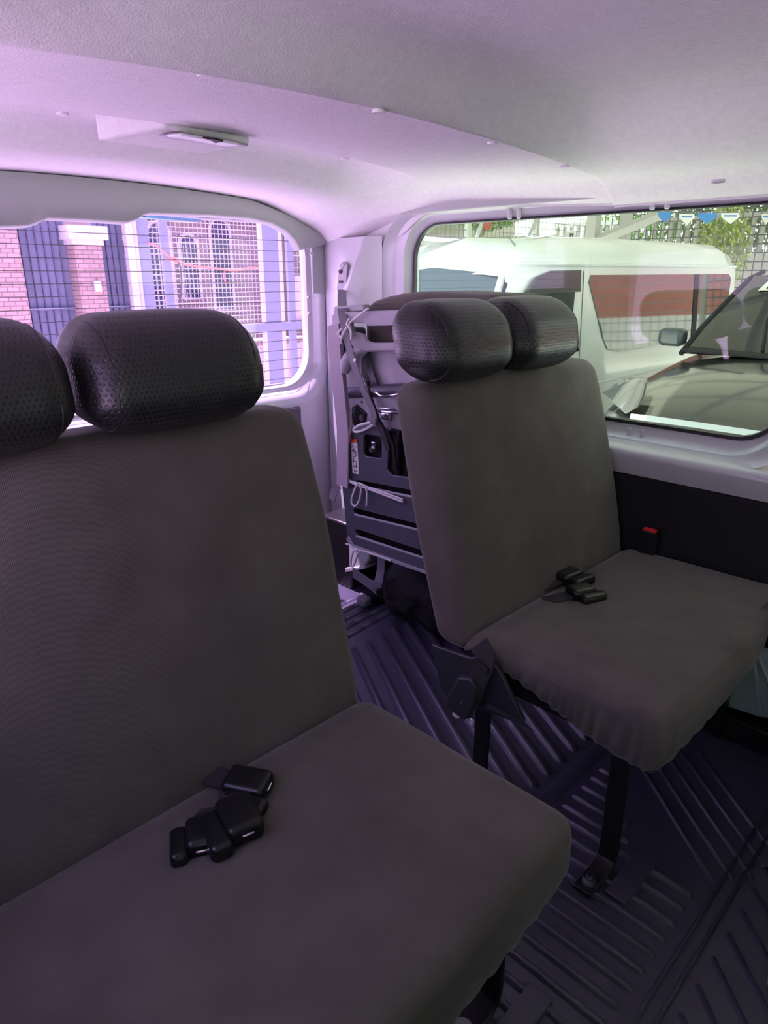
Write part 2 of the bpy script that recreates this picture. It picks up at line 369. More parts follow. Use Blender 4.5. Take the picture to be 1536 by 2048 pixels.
# rear corner pillar: one face turned forward, one face looking across the van
mb = MB(); rings = []
for z, bx0, by0 in ((0.0, 1.925, 2.17), (.70, 1.925, 2.17), (1.20, 1.925, 2.155), (1.33, 1.955, 2.125), (1.44, 1.99, 2.10)):
    rings.append([Vector((WX-.026, 2.035, z)), Vector((WX-.030, 2.043, z)), Vector((lerp(WX-.03, bx0, .5)-.004, lerp(2.043, by0, .5)+.004, z)), Vector((bx0+.004, by0-.012, z)), Vector((bx0, by0, z)), Vector((bx0+.003, by0+.014, z)), Vector((WX-.028, 2.36, z)), Vector((WX-.02, 2.39, z))])
mb.loft(rings, False); mb.build('corner_pillar', M['body'], wall, smooth=True, angle=30)
# lower black trim
lower = tag(MB().box((WX-.045, FY, 0), (WX+.02, 2.03, .703)).build('trim_1', M['black_trim'], bevel=.008), 'black lower side board under the window belt', kind='structure')
MB().disc(on_x(1360, 978, WX-.047), (1, 0, 0), .009, .006).build('trim_plug', M['black_trim'], lower, smooth=True)

# left wall: tinted window by the seat, unseen sliding door opening sized for light
def lx(a, b, d): return Vector((LX-.02+d, a, b))
lw = tag(framed('wall_left', M['body'], [(.46, 2.10, z0, z1, .12, 0), (.44, 2.12, z0-.03, z1+.03, .13, .05), (.36, 2.40, z0-.15, z1+.07, .03, .06)], lx).build('wall_left', M['body'], smooth=True), 'opposite side of the van', kind='structure')
MB().box((LX-.05, .36, 0), (LX+.03, RY+.1, z0-.13)).build('lower_board', M['black_trim'], lw)
MB().box((LX-.06, .36, z1+.05), (LX+.04, RY+.1, 1.7)).build('header', M['trim'], lw)
MB().box((LX-.06, FY, 1.40), (LX+.04, .36, 1.7)).build('header', M['trim'], lw)
MB().box((LX-.06, FY, 0), (LX+.03, -1.5, 1.7)).build('front_panel', M['trim'], lw)
MB().box((LX-.06, -1.5, 0), (LX-.02, .36, .72)).build('sliding_door_board', M['black_trim'], lw)
MB().box((LX-.06, -.22, .72), (LX-.02, .36, 1.4)).build('sliding_door_pillar', M['trim'], lw)
tag(MB().box((LX-.045, -1.5, .72), (LX-.04, -.22, 1.4)).build('window_4', M['glass_side']), 'unseen sliding door window on the opposite side, sized for the light', kind='structure')
tag(MB().prism([lx(a, b, 0) for a, b in rrect(.46, 2.10, z0, z1, .12)], (-.005, 0, 0)).build('window_2', M['glass_faint']), 'tinted window of the opposite side', kind='structure')
# front end
fw = tag(MB().box((LX-.05, FY-.05, -.1), (WX+.06, FY, .85)).build('wall_front', M['trim']), 'front end of the cabin', kind='structure')
MB().box((LX-.05, FY-.05, 1.15), (WX+.06, FY, 1.75)).build('front_header', M['trim'], fw)

# rear door
rw = tag(empty('wall_rear'), 'lift up rear door with a rounded window', kind='structure')
ra0, ra1, rb0, rb1 = .08, 1.957, .842, 1.500
def ry(a, b, d): return Vector((a, RY+.045-d, b))
framed('df', M['body'], [(ra0-.004, ra1+.004, rb0-.004, rb1+.004, .14, -.012), (ra0-.006, ra1+.012, rb0-.012, rb1+.01, .145, .018), (ra0-.02, ra1+.035, rb0-.030, rb1+.01, .15, .024),
      (ra0-.04, ra1+.050, rb0-.045, rb1+.01, .15, .050), (ra0-.06, ra1+.060, rb0-.062, rb1+.012, .15, .062), (ra0-.075, ra1+.078, rb0-.085, rb1+.012, .14, .066)], ry).build('door_frame', M['body'], rw, smooth=True, angle=40)
mb = MB(); ys_ = RY-.021
mb.loft([[Vector((a, ys_, b)) for a, b in rrect(ra0-.075, ra1+.078, rb0-.085, rb1+.012, .14)], [Vector((a, ys_+.002, b)) for a, b in rrect(-.06, 2.048, .03, 1.525, (.12, .12, .01, .01))]])
mb.build('door_panel', M['body'], rw, smooth=True)
MB().rbox(((.02+1.865)/2, RY-.024, .42), (1.85, .02, .65), .009, (4, 1, 4)).build('door_board', M['door_trim'], rw, smooth=True)
framed('ds', M['rubber'], [(-.065, 2.052, .0, 1.53, (.13, .13, .01, .01), .075), (-.07, 2.060, .0, 1.537, (.135, .135, .01, .01), .088), (-.075, 2.070, -.01, 1.545, (.14, .14, .01, .01), .088), (-.08, 2.078, -.01, 1.555, (.14, .14, .01, .01), .07)], ry).build('door_seal', M['rubber'], rw, smooth=True)
MB().box((LX-.06, RY+.05, -.1), (WX+.07, RY+.06, rb0)).build('outer_skin', M['body'], rw)
MB().box((LX-.06, RY+.05, rb1), (WX+.07, RY+.06, 1.75)).build('outer_skin', M['body'], rw)
MB().box((ra1+.01, RY+.05, rb0-.1), (WX+.07, RY+.06, rb1+.1)).build('outer_skin', M['body'], rw)
MB().box((LX-.06, RY+.05, rb0-.1), (ra0-.01, RY+.06, rb1+.1)).build('outer_skin', M['body'], rw)
# header moulding of the rear door with its stepped lower edge
yy = RY-.057
low = [(-200, 462), (0, 455), (60, 452), (80, 446), (97, 437), (180, 441), (255, 446), (275, 440), (290, 430), (302, 427), (420, 431), (500, 437), (545, 447), (575, 463), (590, 480), (600, 500), (620, 497), (660, 487)]
top = [(-200, 347), (0, 354), (60, 356), (80, 357), (97, 358), (180, 364), (255, 370), (275, 372), (290, 374), (302, 375), (420, 394), (500, 407), (545, 415), (575, 425), (590, 431), (600, 436), (625, 452), (655, 484)]
A = [on_y(u, v, yy) for u, v in low]; B = [on_y(u, v, yy+.0) for u, v in top]
B = [Vector((p.x, yy, ceil_z(p.x, 2.36)-.001 if p.x < 1.7 else min(p.z, ceil_z(min(p.x, 2.0), 2.36)-.001))) for p in B]
mb = MB(); mb.loft([[Vector((p.x, yy+.04, p.z-.004)) for p in A], [Vector((p.x, yy+.008, p.z)) for p in A], [Vector((p.x, yy, p.z+.006)) for p in A], [Vector((p.x, yy-.005, lerp(p.z, q.z, .5))) for p, q in zip(A, B)], [Vector((p.x, yy, p.z-.002)) for p in B], [Vector((p.x, yy+.05, p.z)) for p in B]], False)
mb.build('header_moulding', M['trim'], rw, smooth=True, angle=50)
# grey upper part of the side jamb moulding
MB().rbox((2.0, RY-.022, 1.33), (.075, .012, .22), .005, (2, 1, 4)).build('jamb_moulding', M['trim'], rw, smooth=True)
for (u, v) in ((617, 508), (617, 595), (618, 628)):
    p = on_y(u, v, RY+.0); MB().disc((p.x, RY-.018 if v < 540 else RY+.0, p.z), (0, 1, 0), .006, .01, 10).build('door_clip', M['trim'], rw)
MB().disc(on_y(565, 826, RY-.036), (0, 1, 0), .004, .006, 8).build('board_clip', M['white'], rw)
gw = tag(MB().prism([ry(a, b, 0) for a, b in rrect(ra0, ra1, rb0, rb1, .135)], (0, .005, 0)).build('window_3', M['glass_lav']), 'rear window with fine heating lines and a lavender tint', kind='structure')
for i in range(15):
    z = rb0+.022+i*.0405
    ins = .135-math.sqrt(max(0, .135**2-max(0, .135-(z-rb0))**2)) if z-rb0 < .135 else (.135-math.sqrt(max(0, .135**2-max(0, .135-(rb1-z))**2)) if rb1-z < .135 else 0)
    MB().box((ra0+ins+.015, RY+.0435, z-.0010), (ra1-ins-.012, RY+.0448, z+.0010)).build('heating_line', M['dark_wire'], gw)

# floor
floor = tag(MB().box((LX-.05, FY-.05, -.12), (WX+.06, RY+.06, -.012)).build('floor', M['black_trim']), 'dark steel floor of the van', kind='structure')

# ------------------------------------------------------------------ rubber floor mat with moulded ribs
fm = tag(MB().box((LX+.04, FY+.1, -.012), (WX-.05, RY-.10, 0)).build('floor_mat', M['mat_rubber'], bevel=.003), 'black rubber floor mat moulded with slanting and straight ribs', 'floor mat')
def rib(mb, a, b, w=.016, h=.008):
    a = Vector((*a, 0)); b = Vector((*b, 0)); d = (b-a)
    if d.length < .02: return
    d.normalize(); s_ = Vector((-d.y, d.x, 0))
    prof = [(-w/2, -.001), (-w/2*.62, h*.75), (-w*.2, h), (w*.2, h), (w/2*.62, h*.75), (w/2, -.001)]
    R = [[p + s_*x + Vector((0, 0, z)) for x, z in prof] for p in (a, b)]
    e0 = [a - d*w*.5 + s_*x*.5 + Vector((0, 0, -.001)) for x, z in prof]; e1 = [b + d*w*.5 + s_*x*.5 + Vector((0, 0, -.001)) for x, z in prof]
    mb.loft([e0, R[0], R[1], e1], False)
def clip_line(p, d, x0, x1, y0, y1):
    t0, t1 = -9, 9
    for c, dd, lo, hi in ((p[0], d[0], x0, x1), (p[1], d[1], y0, y1)):
        if abs(dd) < 1e-9:
            if c < lo or c > hi: return None
            continue
        a, b = (lo-c)/dd, (hi-c)/dd
        if a > b: a, b = b, a
        t0, t1 = max(t0, a), min(t1, b)
    return None if t1-t0 < .05 else ((p[0]+d[0]*t0, p[1]+d[1]*t0), (p[0]+d[0]*t1, p[1]+d[1]*t1))
def field(x0, x1, y0, y1, ang, sp, w, h, off=0, cut=None):
    mb = MB(); d = (math.sin(ang), math.cos(ang)); nrm = (math.cos(ang), -math.sin(ang))
    for i in range(-80, 80):
        c = ((x0+x1)/2 + nrm[0]*(i*sp+off), (y0+y1)/2 + nrm[1]*(i*sp+off)); q = clip_line(c, d, x0, x1, y0, y1)
        if q: rib(mb, q[0], q[1], w, h)
    return mb
field(.05, 1.98, .77, 1.62, math.radians(29.5), .061, .030, .014).build('slanting_ribs', M['mat_rubber'], fm, smooth=True, angle=60)
field(.05, 1.33, .33, .665, 0, .049, .020, .010, .01).build('straight_ribs', M['mat_rubber'], fm, smooth=True, angle=60)
mb = MB()
for i in range(6): rib(mb, (1.33+i*.048, .50+i*.03), (1.33+i*.048, .665), .020, .008)
mb.build('straight_ribs', M['mat_rubber'], fm, smooth=True, angle=60)
mb = MB()
for i in range(5):
    c = (1.44+i*.036, .40-i*.030); d = (.658, .753)
    rib(mb, (c[0]-d[0]*.12, c[1]-d[1]*.12), (c[0]+d[0]*.30, c[1]+d[1]*.30), .012, .007)
mb.build('corner_ribs', M['mat_rubber'], fm, smooth=True, angle=60)
mb = MB()
for y in (.292, .262): rib(mb, (.02, y), (1.95, y), .012, .007)
rib(mb, (.02, .715), (1.95, .715), .055, .004)
for k, y in enumerate((1.68, 1.73, 1.78, 1.83, 1.88)):
    pts = [(1.25+.09*i, y+.03*math.sin(i*.35)+.05*(i/8)**2) for i in range(9)]
    for a, b in zip(pts, pts[1:]): rib(mb, a, b, .034, .007)
mb.build('cross_ribs', M['mat_rubber'], fm, smooth=True, angle=60)
field(.25, 1.98, -.5, .235, math.radians(-135), .055, .014, .007).build('slanting_ribs', M['mat_rubber'], fm, smooth=True, angle=60)

# ------------------------------------------------------------------ bench seats
def bench(x0, x1, heads, leg_x, gather_left, label):
    t = empty('bench_seat', label=label, cat='seat', group='double bench seats of the middle row'); w = x1-x0; xc = (x0+x1)/2
    def lean(p):
        k = (p.z-.42)/.64; q = p.copy(); u = (p.x-xc)/(w/2)
        q.y += .165*k + (.012*math.sin(PI*max(0, min(1, k))) * (1 if p.y > .95 else -1))
        if p.y < .95:
            q.y -= .012*(1-u*u)
            q.y += .004*noise.noise(Vector((p.x*3, p.z*2+x0, 1.3))) + .0065*noise.noise(Vector((p.x*8-p.z*7, (p.z+p.x)*2.2, x0+2)))
        if p.z > .9:
            q.z -= .016*abs(u)**4*sm((p.z-.9)/.15)
            pass
        return q
    b = MB().rbox((xc, .945, .735), (w, .118, .655), .042, (26, 2, 20), lean).build('backrest', M['cloth'], t, smooth=True, angle=180)
    # seam on the aisle side of the backrest
    def cush(p):
        q = p.copy(); u = (p.x-xc)/(w/2); vy = (p.y-.39)/.53
        if p.z > .39:
            q.z += .018*(1-u**4)*math.sin(PI*max(0, min(1, vy)))*.8 + .012*(1-vy)
            q.z += .003*noise.noise(Vector((p.x*5, p.y*6, x0)))
            q.z -= .05*sm((vy-.86)/.25)
        else:
            pass
        q.z += max(.095*sm((vy-.10)/.85), (.12*(u+1)/2 if gather_left else 0))*max(0, min(1, (.455-p.z)/.13))
        if p.y < .42:
            q.y -= .018*math.cos(u*PI/2)
            if gather_left: q.y += .07*max(0, u)**2
            if p.z < .40: q.y += .02*(1-sm((p.z-.31)/.09))
        # gathers of the stretched cover along the side skirt
        for sgn in (-1, 1):
            if u*sgn > .93 and p.z < .45: q.x += sgn*(.0042*math.sin(p.y*230 + p.z*35 + 3*math.sin(p.y*31))*sm((.44-p.z)/.06)*sm((p.z-.30)/.03) - .012*(1-sm((p.z-.31)/.08)))
        if p.y < .42 and p.z < .38: q.y += .003*math.sin(p.x*120)
        return q
    c = MB().rbox((xc, .655, .393), (w+.005, .53, .160), .040, (40, 70, 5), cush).build('cushion', M['cloth'], t, smooth=True, angle=180)
    # cover seam: thin raised line along the aisle edge
    xe = x0-.0005 if gather_left else x1+.0005
    sgn = -1 if gather_left else 1
    MB().tube([(xe-sgn*-.0006, y, .452) for y in frange(.47, .86, .03)], .0012, 6).build('seam', M['cloth'], c, smooth=True)
    for (h0, h1) in heads:
        hc = (h0+h1)/2
        def hf(p):
            q = p.copy(); k = (p.z-1.06)/.18
            q.y += .03*k
            s_ = 1 - .04*sm((1.12-p.z)/.08); q.x = hc + (p.x-hc)*s_
            q.y -= .016*math.sin(PI*max(0, min(1, k)))*sm((1.075-p.y)/.07)
            q.z -= .012*abs((p.x-hc)/((h1-h0)/2))**3 if p.z > 1.15 else 0
            q.z += .010*((p.x-hc)/((h1-h0)/2))**2*sm((1.12-p.z)/.06)
            return q
        h = MB().rbox((hc, 1.062, 1.150), (h1-h0, .168, .190), .066, (12, 4, 4), hf).build('headrest', M['leather'], t, smooth=True, angle=180)
        for e in (h0+.036, h1-.036):
            ins = .066-math.sqrt(.066**2-(.066-.036)**2); path = []
            cy, cz, hy, hz, rr_ = 1.062, 1.150, .084-ins, .095-ins, max(.01, .066-ins)
            for st, (sy, sz) in enumerate(((-1, -1), (-1, 1))):
                for a in range(0, 91, 15):
                    th = math.radians(a if st == 0 else a)
                    if st == 0: y, z = cy-(hy-rr_)-rr_*math.sin(th), cz-(hz-rr_)-rr_*math.cos(th)
                    else: y, z = cy-(hy-rr_)-rr_*math.cos(th), cz+(hz-rr_)+rr_*math.sin(th)
                    path.append(hf(Vector((e, y, z))))
            MB().tube(path, .0018, 6).build('piping', M['leather_plain'], h, smooth=True)
    # steel frame, legs
    MB().box((x0+.03, .44, .345), (x1-.03, .47, .375)).box((x0+.03, .84, .345), (x1-.03, .87, .375)).box((x0+.03, .44, .345), (x0+.06, .87, .375)).box((x1-.06, .44, .345), (x1-.03, .87, .375)).build('seat_frame', M['black_steel'], t)
    for ly, foot in ((.50, True), (.872, False)):
        path = [(leg_x, ly, .36), (leg_x, ly, .05), (leg_x-.008, ly, .025), (leg_x-.03, ly, .012), (leg_x-.12, ly, .012)]
        MB().ribbon(path, (0, 1, 0), .045, .012).build('leg', M['black_steel'], t, bevel=.003)
        if foot:
            q = (leg_x-.085, ly, .024)
            MB().tube([(q[0], q[1], .018), (q[0], q[1], .028)], .014, 6).tube([(q[0], q[1], .028), (q[0], q[1], .036)], .008, 10).disc((q[0], q[1], .019), (0, 0, 1), .019, .003).build('foot_bolt', M['bolt'], t, smooth=True)
            MB().rbox((leg_x-.0, ly-.06, .006), (.16, .05, .012), .003, (1, 1, 1)).build('foot_rail', M['mat_rubber'], t, smooth=True)
    far = x1-.09 if gather_left else x0+.09
    for ly in (.50, .86):
        MB().box((far-.02, ly-.012, 0), (far+.02, ly+.012, .36)).build('leg', M['black_steel'], t, bevel=.003)
    return t
RB = bench(1.18, 2.0, [(1.155, 1.462), (1.468, 1.775)], 1.235, True, 'brownish grey covered bench seat by the clear side window, two black headrests')
LB = bench(.005, .838, [(.395, .716), (.055, .385)], .785, False, 'dark grey covered bench seat nearest the viewer, two black perforated headrests')

# side bracket and belt stowage on the aisle side of the far bench
br = [on_x(u, v, 1.163) for u, v in ((862, 1288), (880, 1296), (940, 1316), (972, 1312), (1000, 1345), (1047, 1443), (1038, 1448), (960, 1420), (893, 1400), (878, 1370))]
MB().prism(br, (.012, 0, 0)).build('side_bracket', M['side_plastic'], RB, bevel=.003)
# clear plastic film still stuck to the bracket
fl = [on_x(u, v, 1.155) for u, v in ((955, 1408), (1070, 1462), (1040, 1440), (958, 1396))]
MB().prism(fl, (.001, 0, 0)).build('plastic_film', M['film'], RB)
lb = empty('seat_belt', label='short black belt webbing and latch holster on the aisle side of the far bench', cat='seat belt')
MB().ribbon([on_x(958, 1287, 1.150), on_x(972, 1310, 1.146), on_x(968, 1330, 1.138), on_x(960, 1348, 1.134), on_x(950, 1372, 1.132), on_x(945, 1392, 1.136)], (0, 1, .2), .05, .005).build('webbing', M['black_webbing'], lb, smooth=True)
MB().ribbon([on_x(950, 1322, 1.128), on_x(974, 1345, 1.128)], (0, .3, 1), .018, .008).build('webbing_fold', M['black_webbing'], lb, bevel=.002)
hol = [on_x(u, v, 1.138) for u, v in ((926, 1349), (952, 1352), (962, 1368), (958, 1400), (948, 1428), (938, 1433), (902, 1408), (905, 1385))]
MB().prism(hol, (-.022, 0, 0)).build('holster', M['side_plastic'], lb, bevel=.004)
MB().disc(on_x(923, 1406, 1.114), (1, 0, 0), .004, .004, 10).build('rivet', M['chrome'], lb)
MB().rbox(on_x(915, 1427, 1.13), (.02, .022, .018), .006, (1, 1, 1)).build('paper_scrap', M['white'], lb, smooth=True)
MB().rbox(on_x(944, 1443, 1.225-.02), (.006, .014, .016), .003, (1, 1, 1)).build('tape_scrap', M['white'], lb, smooth=True)

# buckles lying on the cushions
def buckle(base, rz, tilt, s, label, red=True, group=None):
    t = empty('belt_buckle', label=label, cat='seat belt buckle', group=group)
    def bx(cx, cy, cz, a, b, c, r): return MB().rbox((cx, cy, cz), (a, b, c), r, (2, 2, 1))
    bx(0, 0, .018, .070*s, .050*s, .036, .011).build('buckle_body', M['buckle'], t, smooth=True)
    bx(.010*s, -.036*s, .014, .072*s, .030*s, .030, .010).build('latch_cover', M['buckle'], t, smooth=True)
    MB().ribbon([(.0-.03*s, .002, .016), (-.05*s, .006, .012), (-.075*s, .016, .004), (-.095*s, .03, -.004)], (0, 1, 0), .036*s, .005).build('webbing', M['black_webbing'], t, smooth=True)
    MB().tube([(.031*s, -.012, .02), (.036*s, -.004, .021), (.034*s, .01, .02)], .002, 6).build('tongue', M['chrome'], t, smooth=True)
    t.location = base; t.rotation_euler = (tilt, 0, rz); t.scale = (1.0, 1.0, 1.0)
    return t
p = on_z(1124, 1166, .475); buckle((p.x+.01, p.y-.01, .478), math.radians(-8), 0, 1.15, 'black belt buckle lying in the fold of the far bench seat', group=None)
p = on_z(1160, 1200, .475); buckle((p.x, p.y, .480), math.radians(-22), 0, 1.05, 'black belt buckle on the far bench cushion, in front of its twin')
p = on_z(482, 1592, .47); buckle((p.x+.01, p.y-.01, .478), math.radians(-60), .1, 1.1, 'black belt buckle half tucked under the backrest of the near bench')
p = on_z(480, 1655, .49); buckle((p.x, p.y, .490), math.radians(-105), .0, 1.15, 'black belt buckle lying on top of the pair on the near bench')
p = on_z(405, 1700, .47); buckle((p.x, p.y, .478), math.radians(-118), 0, .9, 'flat black belt tongue cover at the left end of the near bench trio')

# buckle with a red button standing between seat and wall
t = empty('belt_buckle', label='upright black belt buckle with a red button between far bench and wall', cat='seat belt buckle')
p = on_y(1300, 1060, .80); bx_ = min(p.x, 1.975)
p = on_x(1300, 1060, 1.965)
MB().rbox((1.965, p.y, p.z-.045), (.022, .05, .085), .005, (1, 1, 1)).build('buckle_body', M['buckle'], t, smooth=True)
MB().rbox((1.965, p.y, p.z+.0), (.016, .040, .009), .002, (1, 1, 1)).build('release_button', M['red'], t, smooth=True)
MB().ribbon([(1.965, p.y, p.z-.08), (1.965, p.y+.01, p.z-.13), (1.97, p.y+.01, .36), (1.975, p.y+.01, .33)], (0, 1, 0), .04, .006).build('webbing', M['webbing'], t, smooth=True)

# pale steel mount under the far bench by the wall
t = empty('seat_mount', label='pale blue pressed steel seat mount on the floor beside the wall', cat='bracket')
a = [on_x(u, v, 1.93) for u, v in ((1498, 1304), (1560, 1322), (1560, 1440), (1520, 1436), (1440, 1410), (1452, 1375))]
MB().prism(a, (.06, 0, 0)).build('mount_plate', M['teal_steel'], t, bevel=.006)
r1 = [on_x(1506, 1312, 1.926), on_x(1512, 1360, 1.921), on_x(1522, 1430, 1.924)]
MB().tube(r1, .005, 8).build('pressed_rib', M['teal_steel'], t, smooth=True)
r1 = [on_x(1516, 1312, 1.926), on_x(1540, 1370, 1.921), on_x(1556, 1430, 1.924)]
MB().tube(r1, .005, 8).build('pressed_rib', M['teal_steel'], t, smooth=True)
MB().prism([on_x(u, v, 1.925) for u, v in ((1490, 1300), (1505, 1294), (1504, 1306))], (.03, 0, 0)).build('mount_tip', M['teal_steel'], t)
MB().box((1.90, .33, 0), (1.995, .56, .075)).build('mount_foot', M['black_steel'], t, bevel=.005)
t = empty('plastic_wrap', label='crumpled clear plastic wrap around the bottom of the pale seat mount', cat='wrapping')
mb = MB(); P0 = [(1452, 1345), (1440, 1370), (1425, 1395), (1400, 1420), (1375, 1445), (1352, 1462)]; P1 = [(1470, 1350), (1452, 1390), (1442, 1412), (1420, 1432), (1392, 1452), (1372, 1474)]
R0 = [on_x(u, v, 1.90) for u, v in P0]; R1 = [on_x(u, v, 1.88+.02*(i % 2)) for i, (u, v) in enumerate(P1)]; R2 = [lerp(a_, b_, .5)+Vector((.015*(-1)**i, 0, 0)) for i, (a_, b_) in enumerate(zip(R0, R1))]
mb.loft([R0, R2, R1], False).build('wrap_sheet', M['film'], t, solid=.0015, smooth=True)
for o_ in list(t.children):
    for v_ in o_.data.vertices: v_.co.z = max(v_.co.z, .012)

# ------------------------------------------------------------------ folded rear seat stowed against the wall
XP = 1.6
fs_ = empty('folded_seat', label='folded up rear seat stowed on its side against the wall, grey steel underside showing', cat='seat')
def P(u, v, dx=0): return on_x(u, v, XP+dx)
def plate(pts, name, m, x=0, t=.012, bev=.004, parent=None): return MB().prism([P(u, v, x) for u, v in pts], (t, 0, 0)).build(name, m, parent or fs_, bevel=bev)
def hplate(outer, holes, name, m, x=0, t=.012, parent=None):
    bm = bmesh.new(); edges = []
    for loop in [outer]+holes:
        vs = [bm.verts.new(P(u, v, x)) for u, v in loop]; edges += [bm.edges.new((vs[i], vs[(i+1) % len(vs)])) for i in range(len(vs))]
    bmesh.ops.triangle_fill(bm, use_beauty=True, use_dissolve=False, edges=edges)
    g = bmesh.ops.extrude_face_region(bm, geom=list(bm.faces)); bmesh.ops.translate(bm, verts=[e for e in g['geom'] if isinstance(e, bmesh.types.BMVert)], vec=(t, 0, 0))
    bmesh.ops.recalc_face_normals(bm, faces=bm.faces)
    me = bpy.data.meshes.new(name); bm.to_mesh(me); bm.free(); me.materials.append(m); o = bpy.data.objects.new(name, me); C.objects.link(o); o.parent = parent or fs_
    q = o.modifiers.new('b', 'BEVEL'); q.width = .003; q.segments = 2; q.limit_method = 'ANGLE'; q.angle_limit = math.radians(50)
    return o
hplate([(683, 770), (690, 700), (728, 690), (860, 690), (860, 862), (700, 862), (690, 840)],
       [[(733, 704), (722, 716), (722, 750), (735, 775), (755, 788), (845, 790), (845, 704)]], 'upper_plate', M['lit_steel'], .0, .014)
plate([(715, 696), (850, 696), (850, 800), (715, 800)], 'recess_plate', M['lit_steel'], .035, .01)
MB().ribbon([P(733, 703, .025), P(742, 745, .022), P(757, 790, .018)], (0, 1, 0), .026, .006).build('diagonal_strut', M['grey_steel'], fs_, bevel=.002)
# the tall cushion frame: top rail, opening and rails
hplate([(664, 630), (670, 625), (860, 617), (860, 700), (728, 702), (700, 690), (664, 652)], [[(702, 646), (728, 646), (736, 652), (850, 650), (850, 684), (745, 686), (733, 682), (724, 668), (706, 664)]], 'top_rail', M['lav_steel'], -.012, .014)
plate([(668, 613), (727, 609), (728, 622), (666, 627)], 'rail_bracket', M['lav_steel'], .01, .03)
MB().tube([P(694, 786, .01), P(760, 782, .01), P(860, 778, .01)], .022, 14).build('cross_tube', M['grey_steel'], fs_, smooth=True)
MB().tube([P(752, 785, -.015), P(762, 792, -.02), P(775, 793, -.02), P(800, 788, -.02)], .005, 8).build('bright_rod', M['chrome'], fs_, smooth=True)
MB().tube([P(752, 822, -.012), P(800, 826, -.012)], .005, 8).tube([P(758, 816, -.014), P(800, 820, -.014)], .003, 8).build('hinge_rod', M['chrome'], fs_, smooth=True)
MB().rbox(P(772, 832, -.016), (.02, .035, .025), .007, (1, 1, 1)).build('hinge_knuckle', M['chrome'], fs_, smooth=True)
# bolt plate
plate([(703, 812), (712, 809), (732, 828), (728, 846), (715, 855), (702, 848)], 'bolt_plate', M['black_steel'], -.008, .01)
for (u, v) in ((709, 821), (724, 836)):
    MB().disc(P(u, v, -.012), (1, 0, 0), .012, .006, 16).disc(P(u, v, -.017), (1, 0, 0), .007, .008, 6).build('bolt', M['grey_steel'], fs_, smooth=True)
MB().disc(P(717, 824, -.011), (1, 0, 0), .005, .006, 10).build('rivet', M['chrome'], fs_)
for (u, v) in ((705, 790), (724, 804)): MB().disc(P(u, v, -.0005), (1, 0, 0), .005, .002, 10).build('plate_hole', M['ink'], fs_)
# lower pan with the square latch recess, notch and long pressed ribs
def rr(u0, v0, u1, v1, sk=0):
    return [(u0+4, v0), (u1-4, v0+sk), (u1, v0+5+sk), (u1, v1-5+sk), (u1-4, v1+sk), (u0+5, v1), (u0, v1-5), (u0, v0+5)]
hplate([(697, 872), (700, 864), (745, 852), (772, 858), (777, 880), (774, 940), (784, 950), (860, 962), (860, 1146), (842, 1140), (706, 1090), (694, 1072), (684, 975)],
       [rr(727, 869, 763, 913, 4), [(706, 1022), (709, 1016), (850, 1052), (850, 1064), (712, 1030)], [(709, 1063), (713, 1058), (850, 1104), (850, 1118), (716, 1072)], [(712, 960), (850, 986), (850, 1000), (716, 972)]], 'seat_pan', M['grey_steel'], -.03, .012)
plate([(690, 860), (860, 850), (860, 1140), (700, 1086)], 'pan_back', M['black_steel'], .004, .01, .0)
plate([(697, 1072), (707, 1090), (862, 1146), (862, 1152), (704, 1097), (692, 1078)], 'pan_flange', M['lav_steel'], -.034, .012, .001)
for (a_, b_) in (((710, 1029), (850, 1063)), ((713, 1072), (850, 1117)), ((714, 971), (850, 999))):
    MB().tube([P(*a_, -.028), P(*b_, -.028)], .0045, 8).build('pressed_rib', M['lav_steel'], fs_, smooth=True)
lt = MB().rbox(P(748, 893, -.016), (.012, .020, .035), .004, (1, 1, 1)).build('latch', M['chrome'], fs_, smooth=True)
MB().disc(P(744, 899, -.022), (1, 0, 0), .010, .012, 14).build('latch_pin', M['chrome'], lt, smooth=True)
# cushion and squab of the folded seat, in mauve-grey cloth, between the pan and the wall
def fc(p):
    q = p.copy(); k = (p.y-1.22)/.58
    q.z += .012*math.sin(p.y*9) - .035*max(0, k-.75) + .045*(1-k)
    if p.x > 1.85: q.y -= .02
    return q
MB().rbox((1.80, 1.50, .80), (.26, .56, .83), .045, (4, 8, 8), fc).build('cushion', M['cloth'], fs_, smooth=True, angle=180)
MB().tube([(1.655, y, 1.2+.012*math.sin(y*9)-.035*max(0, (y-1.22)/.58-.75)) for y in frange(1.28, 1.72, .04)], .0018, 6).build('cover_seam', M['cloth'], fs_, smooth=True)
# folded leg
MB().tube([P(735, 765, .0), P(742, 800, -.02), P(756, 838, -.03), P(772, 868, -.04), P(786, 890, -.04), P(792, 940, -.04)], .008, 8).build('folded_leg', M['black_steel'], fs_, smooth=True)
MB().rbox(P(793, 905, -.0), (.03, .05, .16), .008, (1, 1, 1)).build('notch_block', M['black_steel'], fs_, smooth=True)
# rubber foot of the folded leg hanging at the rear
mb = MB().tube([P(705, 703, -.02), P(700, 712, -.03), P(694, 725, -.035), P(691, 738, -.035), P(690, 745, -.035)], [.010, .021, .023, .018, .014], 16); mb.build('rubber_foot', M['lav_steel'], fs_, smooth=True)
MB().rbox(P(690, 690, .02), (.05, .05, .10), .012, (1, 1, 1)).build('hinge_block', M['black_steel'], fs_, smooth=True)
MB().rbox(P(715, 668, .05), (.04, .06, .05), .015, (1, 1, 1)).build('hinge_block', M['grey_steel'], fs_, smooth=True)
